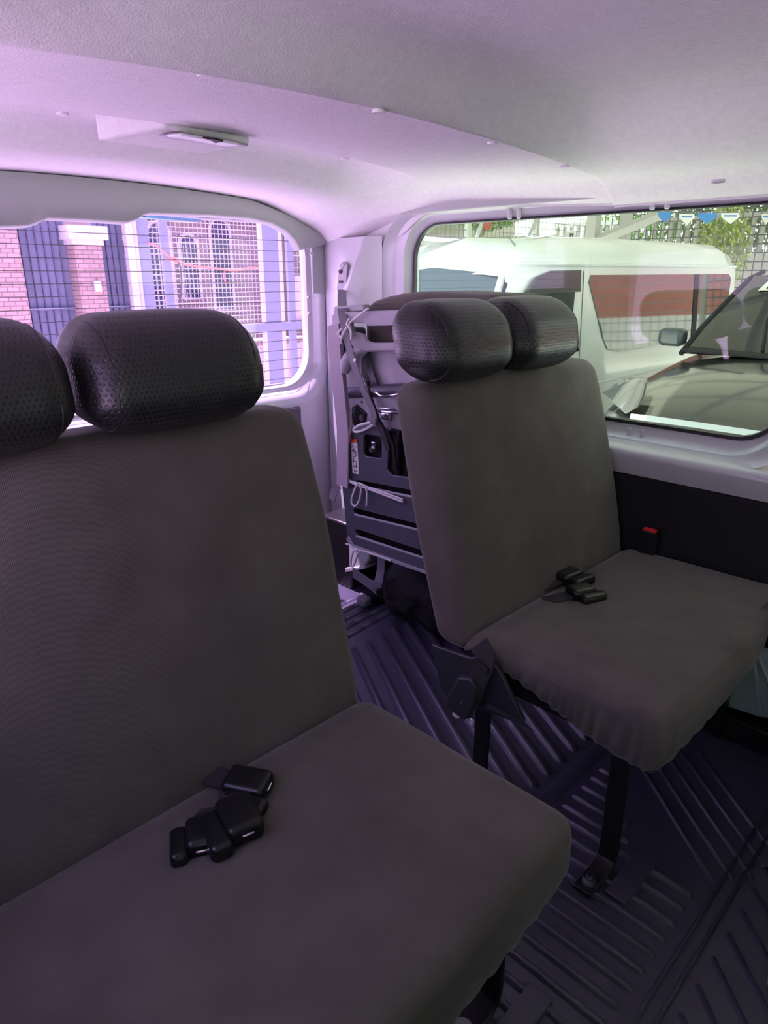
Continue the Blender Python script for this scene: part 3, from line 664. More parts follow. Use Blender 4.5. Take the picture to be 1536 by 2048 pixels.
# warning label
lbl = plate([(701, 878), (714, 880), (718, 949), (705, 946)], 'warning_label', M['white'], -.0325, .001, 0)
plate([(700, 877), (714, 879), (714.5, 886), (700.5, 884)], 'label_header', M['orange'], -.0335, .001, 0, lbl)
for (u, v, w_) in ((703, 892, 3), (709, 893, 4), (703, 900, 8), (705, 912, 6), (706, 922, 7), (706, 932, 6), (708, 941, 6)):
    plate([(u, v), (u+w_, v+1), (u+w_, v+2.2), (u, v+1.2)], 'label_text', M['ink'], -.0336, .0008, 0, lbl)
for (u, v, h_) in ((707, 897, 8), (711, 903, 9), (706, 916, 8), (712, 926, 9)):
    plate([(u, v), (u+1.2, v+.2), (u+1.2, v+h_), (u, v+h_)], 'label_text', M['ink'], -.0336, .0008, 0, lbl)

# broad mauve strap hanging at the rear edge of the folded seat
t = empty('tie_strap', label='broad mauve cloth strap hanging at the rear edge of the folded seat', cat='strap')
MB().ribbon([P(667, 650, -.02), P(669, 690, -.03), P(673, 740, -.04), P(680, 800, -.05), P(686, 860, -.052), P(686, 920, -.05), P(685, 972, -.05)], (0, 1, 0), .058, .006).build('strap_band', M['strap'], t, smooth=True)
MB().ribbon([P(681, 668, .0), P(684, 720, -.02), P(691, 790, -.03), P(699, 840, -.035), P(700, 852, -.04), P(696, 868, -.048), P(694, 885, -.051)], (0, 1, 0), .022, .005).build('strap_tail', M['strap'], t, smooth=True)
MB().ribbon([P(664, 1000, .03), P(667, 985, .02), P(676, 972, -.02)], (0, 1, 0), .03, .004).build('strap_end', M['strap'], t, smooth=True)

# shoulder belt: anchor on the pillar, webbing down across the folded seat
t = empty('shoulder_belt', label='grey shoulder belt from the rear pillar anchor down across the folded seat', cat='seat belt')
pa = on_x(692, 532, 1.965)
MB().disc(pa+Vector((-.004, 0, 0)), (1, .2, 0), .017, .02, 18).disc(pa+Vector((-.018, 0, 0)), (1, .2, 0), .010, .012, 12).build('anchor_bolt', M['trim'], t, smooth=True)
gp = [(682, 530), (694, 528), (693, 575), (688, 584), (676, 586), (673, 578), (676, 548)]
MB().prism([on_x(u, v, 1.945) for u, v in gp], (.008, 0, 0)).build('belt_guide', M['lav_steel'], t, bevel=.003)
MB().box(on_x(678, 566, 1.9445)-Vector((.0015, 0, 0)), on_x(686, 561, 1.9445)).build('guide_slot', M['ink'], t)
MB().disc(on_x(681, 543, 1.942), (1, 0, 0), .008, .008, 12).build('guide_pin', M['ink'], t)
MB().ribbon([on_x(684, 580, 1.94), on_x(684, 600, 1.78), on_x(685, 620, 1.59), on_x(687, 650, 1.565), on_x(694, 680, 1.55), on_x(708, 730, 1.53), on_x(727, 780, 1.53), on_x(745, 820, 1.53), on_x(749, 838, 1.53)], (.2, 1, .1), .034, .003).build('webbing', M['webbing'], t, smooth=True)
MB().disc(on_x(710, 720, 1.522), (1, 0, 0), .006, .006, 10).build('stop_button', M['white'], t)
MB().rbox(on_x(747, 842, 1.53), (.012, .03, .022), .005, (1, 1, 1)).build('webbing_end', M['webbing'], t, smooth=True)
MB().ribbon([on_x(744, 820, 1.545), on_x(757, 850, 1.545), on_x(766, 868, 1.54), on_x(776, 900, 1.55)], (0, 1, .3), .022, .003).build('lower_webbing', M['black_webbing'], t, smooth=True)

# cords tying the seat
def cordthing(label, paths, r=.0035):
    t = empty('cord', label=label, cat='cord')
    for nm, pts in paths: 
        # smooth the polyline
        pp = [Vector(q) for q in pts]; out = []
        for i in range(len(pp)-1):
            p0, p1, p2, p3 = pp[max(i-1, 0)], pp[i], pp[i+1], pp[min(i+2, len(pp)-1)]
            for k in range(5):
                s_ = k/5; out.append(.5*((2*p1)+(p2-p0)*s_+(2*p0-5*p1+4*p2-p3)*s_**2+(3*p1-p0-3*p2+p3)*s_**3))
        out.append(pp[-1]); MB().tube(out, r, 8).build(nm, M['cord'], t, smooth=True)
    return t
cordthing('white cord looped and tied across the middle of the seat pan', [
    ('cord_run', [P(u, v, -.040) for u, v in ((697, 960), (715, 967), (735, 974), (770, 986), (806, 999))]),
    ('cord_run', [P(u, v, -.041) for u, v in ((700, 964), (720, 972), (750, 983), (806, 1004))]),
    ('cord_loop', [P(u, v, -.046) for u, v in ((726, 970), (716, 967), (707, 985), (703, 1004), (710, 1012), (718, 1002), (722, 982), (720, 970))]),
    ('cord_tail', [P(u, v, -.046) for u, v in ((722, 969), (730, 972), (734, 985), (734, 1000), (733, 1012))])])
cordthing('white cord loop hanging under the bottom edge of the seat pan', [
    ('cord_run', [P(u, v, -.040) for u, v in ((692, 1088), (700, 1090), (712, 1098), (740, 1106), (782, 1121))]),
    ('cord_loop', [P(u, v, -.044) for u, v in ((718, 1099), (708, 1102), (703, 1115), (702, 1130), (706, 1133), (711, 1122), (716, 1108), (722, 1101))])])
cordthing('white cord knotted around the hinge above the latch recess', [
    ('cord_loop', [P(u, v, -.045) for u, v in ((752, 838), (740, 845), (720, 850), (708, 858), (712, 864), (728, 860), (742, 852), (756, 840))])], .0045)
cordthing('pale cord from the folded seat top down to the belt', [
    ('cord_run', [P(u, v, -.03) for u, v in ((736, 617), (722, 628), (702, 644), (695, 655))]),
    ('cord_knot', [P(u, v, -.05) for u, v in ((698, 638), (694, 648), (698, 655), (702, 665), (702, 680))]),
    ('cord_tail', [P(u, v, -.055) for u, v in ((694, 655), (686, 668), (682, 680), (682, 688))])], .0042)
cordthing('pale cord knot under the top rail at the rear end', [('cord_loop', [P(u, v, -.035) for u, v in ((675, 668), (684, 658), (690, 672), (683, 676), (678, 670))])], .004)

# things on the floor behind the far bench
t = empty('belt_buckle', label='black belt buckle lying on the ribbed floor under the folded seat', cat='seat belt buckle')
q = on_z(748, 1195, .03)
o = MB().rbox((0, 0, .024), (.12, .052, .036), .014, (3, 2, 1)).build('buckle_body', M['buckle'], t, smooth=True)
MB().rbox((-.052, .0, .026), (.05, .056, .042), .016, (2, 2, 1)).build('buckle_cap', M['webbing'], t, smooth=True)
MB().tube([(.0, -.028, .032), (.035, -.029, .034)], .002, 6).build('edge_highlight', M['chrome'], t)  # bright metal strip stands in for the highlight along the buckle edge
MB().tube([(.05, 0, .03), (.10, -.02, .012), (.16, -.04, .01), (.2, -.07, .012)], .0022, 6).build('wire_tail', M['black_webbing'], t, smooth=True)
t.location = (q.x, q.y, .006); t.rotation_euler = (0, 0, math.radians(-5))
t = empty('floor_belt', label='crumpled grey belt webbing hanging from under the folded seat to the floor', cat='seat belt')
XF = 1.72
MB().ribbon([on_x(763, 1118, XF), on_x(762, 1140, XF), on_x(757, 1165, XF-.03), on_x(750, 1178, XF-.05)], (0, 1, 0), .04, .004).build('webbing', M['webbing'], t, smooth=True)
MB().ribbon([on_x(706, 1145, XF), on_x(725, 1158, XF-.01), on_x(742, 1170, XF-.03), on_x(752, 1180, XF-.05)], (0, .3, 1), .045, .004).build('webbing', M['webbing'], t, smooth=True)
MB().prism([on_x(u, v, XF-.06) for u, v in ((744, 1160), (762, 1172), (764, 1176), (744, 1178))], (.006, 0, 0)).build('metal_tongue', M['webbing'], t, bevel=.002)
t = empty('floor_box', label='pale moulded base box at the rear floor corner beside the rear door', cat='box')
q = [on_x(u, v, 1.80) for u, v in ((690, 1075), (738, 1085), (738, 1120), (728, 1135), (715, 1138), (690, 1132))]
MB().prism(q, (.15, 0, 0)).build('base_shell', M['trim'], t, bevel=.01)
MB().prism([on_x(u, v, 1.79) for u, v in ((690, 1136), (728, 1133), (730, 1138), (690, 1145))], (.15, 0, 0)).build('base_rim', M['lav_steel'], t, bevel=.003)
for o_ in t.children: pass
MB().box((1.80, 2.0, 0), (1.96, 2.2, .30)).build('base_post', M['black_steel'], t, bevel=.01)
t = empty('carpet_bundle', label='black crumpled cloth bundle under the folded seat', cat='cloth')
def crumple(p):
    n_ = noise.noise(p*14)*.02 + noise.noise(p*35)*.008
    return p + Vector((n_, n_, n_*.8))
MB().rbox((1.82, 1.52, .13), (.24, .46, .22), .08, (10, 16, 8), crumple).build('bundle_cloth', M['black_trim'], t, smooth=True, angle=180)

# light grey seat base corner of the row in front (bottom right of the view)
t = empty('bench_seat', label='pale grey plastic back corner of the folded seat in front, at the aisle', cat='seat')
MB().rbox((1.175+.40, .06, .235), (.80, .165, .46), .012, (3, 2, 3)).build('back_panel', M['trim'], t, smooth=True)
MB().rbox((1.175+.40, -.20, .36), (.80, .34, .12), .03, (3, 3, 2)).build('cushion', M['cloth'], t, smooth=True)

# unseen bench behind the viewer, added to keep front light off the near bench
t = empty('bench_seat', label='unseen bench seat behind the viewer, added to shade the near bench', cat='seat')
MB().rbox((.31, -.44, .82), (.84, .12, .80), .04, (4, 2, 4)).build('backrest', M['cloth'], t, smooth=True)
MB().rbox((.31, -.72, .39), (.84, .50, .15), .04, (4, 4, 2)).build('cushion', M['cloth'], t, smooth=True)
for fx in (.0, .6):
    MB().box((fx, -.90, 0), (fx+.04, -.86, .33)).build('leg', M['black_steel'], t); MB().box((fx, -.56, 0), (fx+.04, -.52, .33)).build('leg', M['black_steel'], t)

# ------------------------------------------------------------------ dome lamp
t = empty('dome_lamp', label='flat white roof lamp in a padded mount on the rear roof lining', cat='lamp')
q = [on_z(195, 282, 1.602), on_z(330, 256, 1.626), on_z(500, 289, 1.624), on_z(405, 309, 1.602)]
top_ = [Vector((CX+(p.x-CX)*1.0, p.y, ceil_z(p.x, p.y)+.01)) for p in q]
MB().loft([q, top_], True, True).build('lamp_housing', M['headliner'], t, bevel=.006)
def zq(u, v, dz): return on_z(u, v, 1.618+dz)
MB().prism([zq(u, v, 0) for u, v in ((318, 269), (362, 264), (480, 283), (497, 288), (455, 291), (340, 273))], (0, 0, -.006)).build('lamp_bezel', M['lav_steel'], t, bevel=.002)
MB().prism([zq(u, v, -.006) for u, v in ((332, 268), (362, 265.5), (470, 283), (482, 287), (452, 288.5), (362, 272))], (0, 0, -.006)).build('lamp_lens', M['white'], t, bevel=.003)
MB().prism([zq(u, v, -.012) for u, v in ((405, 273), (430, 275), (447, 280), (430, 283), (424, 279))], (0, 0, -.004)).build('lamp_switch', M['black_trim'], t, bevel=.001)
# wiper outside the rear glass
t = empty('rear_wiper', label='dark wiper parked along the top of the rear window', cat='wiper')
a = on_y(280, 431, RY+.10); b = on_y(392, 441, RY+.10); MB().tube([a, b], .005, 6).build('wiper_blade', M['wiper'], t, smooth=True)
a2 = on_y(285, 433, RY+.12); b2 = on_y(395, 441, RY+.12); MB().ribbon([a2, b2], (0, 1, 0), .05, .008).build('wiper_cover', M['teal'], t)

# ------------------------------------------------------------------ outside: ground
GZ = -.80
tag(MB().box((-25, -25, GZ-.2), (40, 40, GZ)).build('ground', M['concrete']), 'sunlit pale concrete yard', kind='structure')

# ------------------------------------------------------------------ white van outside
def wvan():
    t = empty('parked_van', label='white high roof van parked beyond the dark car', cat='van')
    Ls, Wd = 5.25, 2.0
    org = Vector((5.05, 3.78, 0)); ang = math.radians(-3.2)
    def T(s_, w_, z): return org + Vector((s_*math.cos(ang)-w_*math.sin(ang), s_*math.sin(ang)+w_*math.cos(ang), z))
    # cross section at s: near side plane w=0; returns points from bottom near to bottom far
    def sec(s_, zt, zs, inset=.0, ww=0):
        tum = .07
        pts = [(ww, GZ+.35), (ww-.0, .2), (ww+.02, .46), (ww+tum*.5+inset*.3, .9), (ww+tum*.8+inset*.5, zs-.02), (ww+tum+inset*.5, zs+.03), (ww+tum+.08+inset*.6, zs+(zt-zs)*.62), (ww+tum+.22+inset*.7, zs+(zt-zs)*.9), (ww+.7, zt)]
        out = [T(s_, w_, z) for w_, z in pts] + [T(s_, Wd-w_, z) for w_, z in reversed(pts)]
        return out
    rings = [sec(.38, 1.30, 1.25, .1), sec(.55, 1.50, 1.31, .06), sec(.9, 1.62, 1.35), sec(1.6, 1.68, 1.37), sec(2.6, 1.70, 1.38), sec(4.3, 1.70, 1.38), sec(4.95, 1.69, 1.38), sec(5.17, 1.62, 1.37), sec(5.25, 1.45, 1.35, .02)]
    MB().loft(rings, False, False).build('van_body', M['wvan'], t, smooth=True, angle=50)
    MB().prism(sec(5.25, 1.45, 1.35, .02), (.01, 0, 0)).build('van_tail', M['wvan'], t)
    # nose and windscreen
    nose = [sec(-.25, .28, .22), sec(-.12, .42, .36, .02), sec(.0, .50, .44, .04)]
    def nsec(s_, zt):
        pts = [(0.0, GZ+.3), (.0, zt*.4), (.04, zt-.10), (.14, zt)]
        return [T(s_, w_, z) for w_, z in pts] + [T(s_, Wd-w_, z) for w_, z in reversed(pts)]
    MB().loft([nsec(-.30, .05), nsec(-.22, .30), nsec(-.05, .44), nsec(.15, .52), nsec(.6, .52)], False, True).build('van_nose', M['wvan'], t, smooth=True, angle=60)
    ws = [T(-.02, .10, .50), T(.42, .20, 1.30), T(.36, 1.0, 1.36), T(.42, 1.8, 1.30), T(-.02, 1.9, .50), T(-.09, 1.0, .52)]
    MB().prism(ws, (.03, 0, 0)).build('windscreen', M['teal_glass'], t, smooth=True)
    # header over the windscreen rising to the roof
    hd = [[T(.42, .2, 1.30), T(.36, 1.0, 1.36), T(.42, 1.8, 1.30)], [T(.60, .26, 1.46), T(.50, 1.0, 1.54), T(.60, 1.74, 1.46)], [T(.95, .42, 1.60), T(.85, 1.0, 1.65), T(.95, 1.6, 1.60)], [T(1.7, .5, 1.69), T(1.7, 1.0, 1.69), T(1.7, 1.5, 1.69)]]
    MB().loft(hd, False).build('roof_front', M['wvan'], t, smooth=True, solid=.01)
    MB().tube([T(.0, .06, .50), T(.2, .12, .90), T(.42, .17, 1.31), T(.52, .18, 1.36)], .035, 8).build('windscreen_pillar', M['wvan'], t, smooth=True)
    MB().tube([T(.12, .02, .72), T(.30, .07, 1.12), T(.36, .08, 1.22)], .016, 8).build('pillar_rail', M['black_trim'], t, smooth=True)
    # front door side panel between pillar and first post
    MB().prism([T(.0, .03, .50), T(.0, .0, -.3), T(.6, .0, -.3), T(.6, .02, .50), T(.6, .12, 1.30), T(.50, .13, 1.32)], (0, .03, 0)).build('front_door', M['wvan'], t)
    def side(pts, off=-.012, th=.02):
        out = []
        for s_, z in pts:
            w_ = (0.02 + (z-.46)*.040) if z > .46 else .02*(z-.2)/.26
            out.append(T(s_, w_+off, z))
        return out
    MB().prism(side([(.30, .66), (.42, .98), (.72, 1.24), (.9, 1.29), (1.43, 1.30), (1.36, .56), (.34, .54)]), (0, .02, 0)).build('front_side_glass', M['car_glass'], t)
    MB().prism(side([(.50, 1.04), (.72, 1.27), (.95, 1.33), (1.46, 1.34), (1.47, 1.13), (1.05, 1.13), (.72, 1.10)], -.045), (0, .03, 0)).build('rain_visor', M['visor'], t, bevel=.01)
    MB().prism(side([(1.69, 1.29), (5.0, 1.30), (5.08, 1.24), (5.05, .62), (4.95, .54), (2.35, .48), (2.1, .52), (1.98, .66), (1.66, 1.22)], -.014), (0, .02, 0)).build('long_side_glass', M['car_glass'], t)
    MB().prism(side([(4.0, 1.295), (4.12, 1.295), (4.20, .52), (4.08, .51)], -.020), (0, .01, 0)).build('glass_divider', M['black_trim'], t)
    MB().tube([T(s_, .050, 1.39) for s_ in (.5, 1.2, 3, 5.2)], .018, 8).build('roof_gutter', M['wvan'], t, smooth=True)
    MB().tube([T(.45, .2, 1.33), T(.78, .33, 1.56), T(1.0, .6, 1.66)], .004, 6).build('roof_seam', M['dark_wire'], t)
    MB().tube([T(1.56, -.004, -.3), T(1.56, .012, .46), T(1.56, .05, 1.33)], .005, 6).build('door_gap', M['dark_wire'], t)
    MB().rbox(T(1.42, -.02, .56), (.13, .03, .04), .012, (1, 1, 1)).build('door_handle', M['black_trim'], t, smooth=True)
    MB().tube([T(1.7, -.0, .16), T(3.3, -.0, .20), T(5.1, -.0, .22)], .012, 6).build('body_crease', M['wvan'], t, smooth=True)
    for s_ in (.75, 4.2):
        c = T(s_, .12, GZ+.33)
        w_ = MB().disc(c, (0, 1, 0), .33, .22, 32).build('wheel', M['rubber'], t, smooth=True)
        MB().disc(c-Vector((0, .11, 0)), (0, 1, 0), .2, .03, 24).build('hubcap', M['chrome'], w_, smooth=True)
wvan()

# ------------------------------------------------------------------ dark car outside, nose towards the van
def suv():
    t = empty('parked_car', label='dark glossy car with its bonnet towards the van window', cat='car')
    y0, y1 = .10, 2.52; yc = (y0+y1)/2; hw = (y1-y0)/2
    def sec(x, z, k, zb=GZ+.28, crown=.05, pts=13):
        out = []
        prof = [(-1, zb), (-1.0, lerp(zb, z, .45)), (-.99, z-.20), (-.95, z-.09), (-.88, z-.03), (-.72, z+.0), (-.45, z+crown*.8), (0, z+crown)]
        prof = prof + [(-a, b) for a, b in reversed(prof[:-1])]
        return [Vector((x + .22*abs(a)**3*(1 if k else 0), yc+hw*a*(1-.08*k), b)) for a, b in prof]
    rings = [sec(4.22, .02, 1, crown=.02), sec(4.25, .22, 1, crown=.03), sec(4.30, .34, 1, crown=.03), sec(4.42, .43, 1, crown=.04), sec(4.8, .54, .8, crown=.05), sec(5.3, .61, .4), sec(5.8, .65, .1), sec(6.2, .68, 0), sec(7.2, .70, 0), sec(8.6, .72, 0), sec(9.1, .5, .3)]
    MB().loft(rings, False, True).build('car_body', M['gvan'], t, smooth=True, angle=70, sub=1)
    # cabin
    def cab(x, z, w_, tum=.0): 
        prof = [(-1, .60), (-.97, lerp(.6, z, .4)), (-.86, z-.08), (-.76, z-.01), (-.4, z+.04), (0, z+.05)]
        prof = prof + [(-a, b) for a, b in reversed(prof[:-1])]
        return [Vector((x - .10*(1-abs(a)), yc+hw*w_*a, b)) for a, b in prof]
    WSP = ((5.98, .90, .66), (6.27, .875, .86), (6.64, .83, 1.08), (6.95, .79, 1.26), (7.0, .785, 1.285))
    MB().loft([[Vector((x-.12*(1-a*a), yc+hw*w_*a, z+.03*(1-a*a))) for a in frange(-1, 1, .1)] for x, w_, z in WSP], False).build('windscreen', M['suv_glass'], t, smooth=True)
    MB().loft([cab(6.93, 1.275, .885), cab(7.3, 1.34, .88), cab(8.2, 1.34, .87), cab(8.8, 1.2, .85), cab(9.0, .9, .85)], False, True).build('car_roof', M['gvan'], t, smooth=True)
    for sgn in (-1, 1):
        path = [Vector((x, yc+sgn*hw*w_, z)) for x, w_, z in ((5.98, .90, .66), (6.27, .875, .86), (6.64, .83, 1.08), (6.95, .79, 1.26), (7.25, .78, 1.32))]
        MB().tube(path, .022, 8).build('windscreen_pillar', M['black_trim'], t, smooth=True)
        m_ = MB().rbox((6.12, yc+sgn*hw*1.02, .78), (.16, .22, .15), .05, (2, 2, 2)).build('door_mirror', M['visor'], t, smooth=True)
        MB().rbox((6.20, yc+sgn*hw*1.02, .78), (.012, .18, .11), .005, (1, 1, 1)).build('mirror_glass', M['car_glass'], m_, smooth=True)
        hp = [on_x(1203, 786, 4.60), on_x(1225, 806, 4.44), on_x(1250, 828, 4.31), on_x(1270, 818, 4.34), on_x(1284, 790, 4.46), on_x(1290, 756, 4.62), on_x(1245, 758, 4.70)]
        if sgn < 0: hp = [Vector((p.x, 2*yc-p.y, p.z)) for p in hp]
        hl = MB().prism(hp, (.06, 0, 0)).build('headlamp', M['lamp_glass'], t, bevel=.01)
    lip = [on_x(1262, 833, 4.28), on_x(1300, 837, 4.25), on_x(1400, 851, 4.22), on_x(1536, 871, 4.20)]; lip += [Vector((lip[-1].x, lip[-1].y-.5, lip[-1].z)), Vector((4.28, 2*yc-lip[0].y, lip[0].z))]
    MB().ribbon(lip, (.4, 0, 1), .034, .02).build('bonnet_lip', M['trim'], t, bevel=.004)
    MB().loft([[Vector((4.18+.25*abs(a)**3, yc+hw*.92*a, z)) for a in frange(-1, 1, .1)] for z in (.24, .30, .31, .27)], False).build('bonnet_chrome', M['chrome'], t, smooth=True, solid=.01)
    MB().rbox((4.16, yc, .12), (.05, 1.1, .26), .02, (1, 4, 2)).build('grille', M['black_trim'], t, smooth=True)
    # cowl, wipers
    MB().loft([[Vector((5.80-.10*(1-a*a), yc+hw*.85*a, .70)) for a in frange(-1, 1, .1)], [Vector((6.03-.10*(1-a*a), yc+hw*.85*a, .715)) for a in frange(-1, 1, .1)]], False).build('cowl_panel', M['black_trim'], t, smooth=True, solid=.01)
    for y_ in (1.2, 1.75):
        MB().tube([(5.92, y_, .73), (6.25, y_+.10, .93), (6.66, y_+.16, 1.17)], .012, 6).build('wiper_arm', M['black_trim'], t, smooth=True)
    # sticker with white lettering at the top of the windscreen
    st = MB().loft([[Vector((6.70, 2.10, 1.165)), Vector((6.66, 1.60, 1.185))], [Vector((6.83, 2.07, 1.240)), Vector((6.79, 1.60, 1.262))]], False).build('screen_sticker', M['white_flag'], t, solid=.004)
    for s_ in (5.05, 8.0):
        for y_ in (y0+.06, y1-.06):
            w_ = MB().disc((s_, y_, GZ+.36), (0, 1, 0), .36, .22, 32).build('wheel', M['rubber'], t, smooth=True)
            MB().disc((s_, y_+(.1 if y_ > yc else -.1), GZ+.36), (0, 1, 0), .22, .04, 20).build('hubcap', M['chrome'], w_, smooth=True)
    return t
car = suv()
# lettering on the sticker
def text(s_, size, loc, rot, m, parent, name='sticker_lettering'):
    cu = bpy.data.curves.new(name, 'FONT'); cu.body = s_; cu.size = size; cu.extrude = .002
    o0 = bpy.data.objects.new(name, cu); C.objects.link(o0); bpy.context.view_layer.update(); me = bpy.data.meshes.new_from_object(o0.evaluated_get(bpy.context.evaluated_depsgraph_get())); bpy.data.objects.remove(o0)
    o = bpy.data.objects.new(name, me); C.objects.link(o); me.materials.clear(); me.materials.append(m); o.location = loc; o.rotation_euler = rot; o.parent = parent
    return o
fwd = Vector((.16, 0, .077)).normalized(); rt = Vector((0, -1, 0)); nn = rt.cross(fwd)
o = text('IRS9', .10, (0, 0, 0), (0, 0, 0), M['ink'], car)
o.matrix_world = Matrix(((rt.x, fwd.x, nn.x, 6.69), (rt.y, fwd.y, nn.y, 2.04), (rt.z, fwd.z, nn.z, 1.182), (0, 0, 0, 1)))

# ------------------------------------------------------------------ things behind the white van: wire fences, trusses, pennants, walls, hedges
def grid_fence(name, a, b, zlo, zhi, sp, r, m, label, cat, posts=0, pm=None):
    t = empty(name, label=label, cat=cat); a = Vector(a); b = Vector(b); L = (b-a).length; d = (b-a)/L
    mb = MB(); n_ = int(L/sp)
    for i in range(n_+1): p = a+d*(i*sp); mb.tube([(p.x, p.y, zlo), (p.x, p.y, zhi)], r, 4, False)
    k = int((zhi-zlo)/sp)
    for i in range(k+1): z = zlo+i*sp; mb.tube([(a.x, a.y, z), (b.x, b.y, z)], r, 4, False)
    mb.build('wire_mesh', m, t)
    for i in range(posts):
        p = a+d*(L*i/max(1, posts-1)); MB().box((p.x-.05, p.y-.05, GZ), (p.x+.05, p.y+.05, zhi+.1)).build('fence_post', pm or m, t)
    return t
grid_fence('mesh_fence', (6.5, 8.9, 0), (15.9, 8.9, 0), GZ+.3, 3.4, .13, .006, M['dark_wire'], 'long wire mesh fence behind the white van roof', 'fence', 5, M['white_steel'])
grid_fence('mesh_fence', (15.9, 8.9, 0), (15.9, .2, 0), GZ+.3, 3.6, .17, .012, M['dark_wire'], 'wire mesh fence at the far end of the yard behind the dark car', 'fence', 4, M['white_steel'])
t = empty('roof_truss', label='white steel post with a slanting brace behind the white van roof', cat='post')
pz = on_x(1186, 460, 13.0)
MB().box((pz.x-.10, pz.y-.10, GZ), (pz.x+.10, pz.y+.10, 4.2)).build('post', M['white_steel'], t)
a = on_x(1192, 482, 13.0); b = on_x(1330, 425, 13.0); MB().tube([a, b], .10, 4).build('brace', M['white_steel'], t)
t = empty('roof_truss', label='thin white steel post standing right of the braced post', cat='post')
pz2 = on_x(1250, 460, 13.6); MB().box((pz2.x-.09, pz2.y-.09, GZ), (pz2.x+.09, pz2.y+.09, 4.2)).build('post', M['white_steel'], t)
t = empty('roof_beam', label='long grey slanting beam over the windscreen of the white van', cat='beam')
MB().tube([on_y(835, 481, 8.2), on_y(1000, 492, 8.2), on_y(1090, 497, 8.2)], .07, 4).build('beam', M['grey_beam'], t)
for (u0, v0, u1, v1) in ((950, 487, 970, 425), (1048, 492, 1080, 425)):
    tt = MB().tube([on_y(u0, v0, 8.1), on_y(u1, v1, 8.1)], .045, 4).build('strut', M['grey_beam'], t)
tag(MB().disc(on_y(975, 446, 8.88), (0, 1, 0), .14, .02, 24).build('round_sign', M['brick_red']), 'red round sign behind the wire fence', 'sign')
tt = empty('paper_notice', label='white paper notice on the wire fence beside the braced post', cat='sign')
q = [on_y(u, v, 8.88) for u, v in ((1133, 463), (1152, 461), (1151, 482), (1134, 483))]
MB().prism(q, (0, .01, 0)).build('notice_sheet', M['white_flag'], tt)
q = [on_y(u, v, 8.872) for u, v in ((1140, 467), (1147, 467), (1147, 477), (1145, 477), (1145, 469), (1142, 471), (1142, 477), (1140, 477))]
MB().prism(q, (0, .008, 0)).build('notice_print', M['ink'], tt)
# pennants
line = [(1290, 418), (1330, 424), (1375, 428), (1415, 427), (1462, 426), (1500, 424), (1560, 425)]
ct = MB().tube([on_y(u, v-2, 4.9) for u, v in line], .006, 6).build('bunting_cord', M['dark_wire']); tag(ct, 'cord holding the pennants above the white van', 'cord')
for (u, v, w_, c_, lab) in ((1330, 424, 26, 'blue_flag', 'small blue pennant at the left end of the bunting'), (1374, 428, 30, 'white_flag', 'white pennant between the two blue ones'), (1415, 426, 38, 'blue_flag', 'largest blue pennant in the middle of the bunting'), (1461, 426, 36, 'white_flag', 'white pennant with a blue bar right of the largest blue one'), (1532, 428, 16, 'white_flag', 'partly seen pennant at the edge of the view')):
    pt = empty('pennant', label=lab, cat='pennant', group='pennants of the bunting')
    q = [on_y(u-w_/2, v, 4.9), on_y(u+w_/2, v, 4.9), on_y(u+w_/2, v+8, 4.9), on_y(u, v+22, 4.9), on_y(u-w_/2, v+8, 4.9)]
    MB().prism(q, (0, .006, 0)).build('pennant_cloth', M[c_], pt)
    if c_ == 'white_flag':
        q = [on_y(u-w_*.34, v+4, 4.893), on_y(u+w_*.34, v+4, 4.893), on_y(u+w_*.34, v+7, 4.893), on_y(u-w_*.34, v+7, 4.893)]
        MB().prism(q, (0, .004, 0)).build('pennant_bar', M['blue_flag'], pt)
# walls and plaster behind
t = empty('yard_wall', label='tan plastered wall behind the fence and the white van roof', cat='wall')
MB().box((8.0, 11.6, GZ), (16.6, 12.0, 4.6)).build('wall_block', M['tan'], t)
MB().box((7.9, 11.5, 4.6), (16.8, 12.1, 4.75)).build('wall_coping', M['cream'], t)
t = empty('garden_wall', label='low cream wall with white balusters beyond the dark car', cat='wall')
MB().box((17.5, 3, GZ), (17.9, 11, 1.75)).build('wall_block', M['cream'], t)
mb = MB()
for i in range(38):
    y = 3.1+i*.21; mb.box((17.62, y, 1.75), (17.72, y+.07, 2.5))
mb.box((17.58, 3, 2.5), (17.76, 11, 2.6)).build('baluster_rail', M['white_steel'], t)
t = empty('neighbour_house', label='cream house high up beyond the hedge', cat='house')
MB().box((24, -3, GZ), (30, 7.5, 5.6)).build('wall', M['tan'], t); MB().box((23.9, 1.0, 3.0), (24.02, 2.4, 4.2)).build('window', M['window_dark'], t); MB().box((23.5, -3.4, 5.6), (30.5, 7.9, 5.8)).build('roof', M['brick_red'], t)
def foliage(name, c, size, n_, m, label, cat, leaf=.09, kindp='leaves'):
    t = empty(name, label=label, cat=cat); rnd = random.Random(hash(label) % 9999 if False else len(label)*7)
    mb = MB(); c = Vector(c)
    for i in range(n_):
        while True:
            p = Vector([rnd.uniform(-1, 1) for _ in range(3)])
            if p.length < 1: break
        p = c + Vector((p.x*size[0], p.y*size[1], p.z*size[2])); d1 = Vector([rnd.uniform(-1, 1) for _ in range(3)]).normalized(); d2 = d1.cross(Vector((.3, .2, 1))).normalized(); l_ = leaf*rnd.uniform(.6, 1.4)
        mb.add([p-d1*l_, p+d2*l_*.4, p+d1*l_, p-d2*l_*.4], [(0, 1, 2, 3)])
    mb.build('foliage', m, t)
    MB().tube([(c.x, c.y, GZ), (c.x, c.y, c.z)], .05, 6).build('stem', M['tan'], t)
    return t
foliage('hedge', (19.2, 7.5, 2.3), (.5, 3.6, .9), 5200, M['leaf'], 'dark green hedge along the balusters behind the fence', 'hedge')
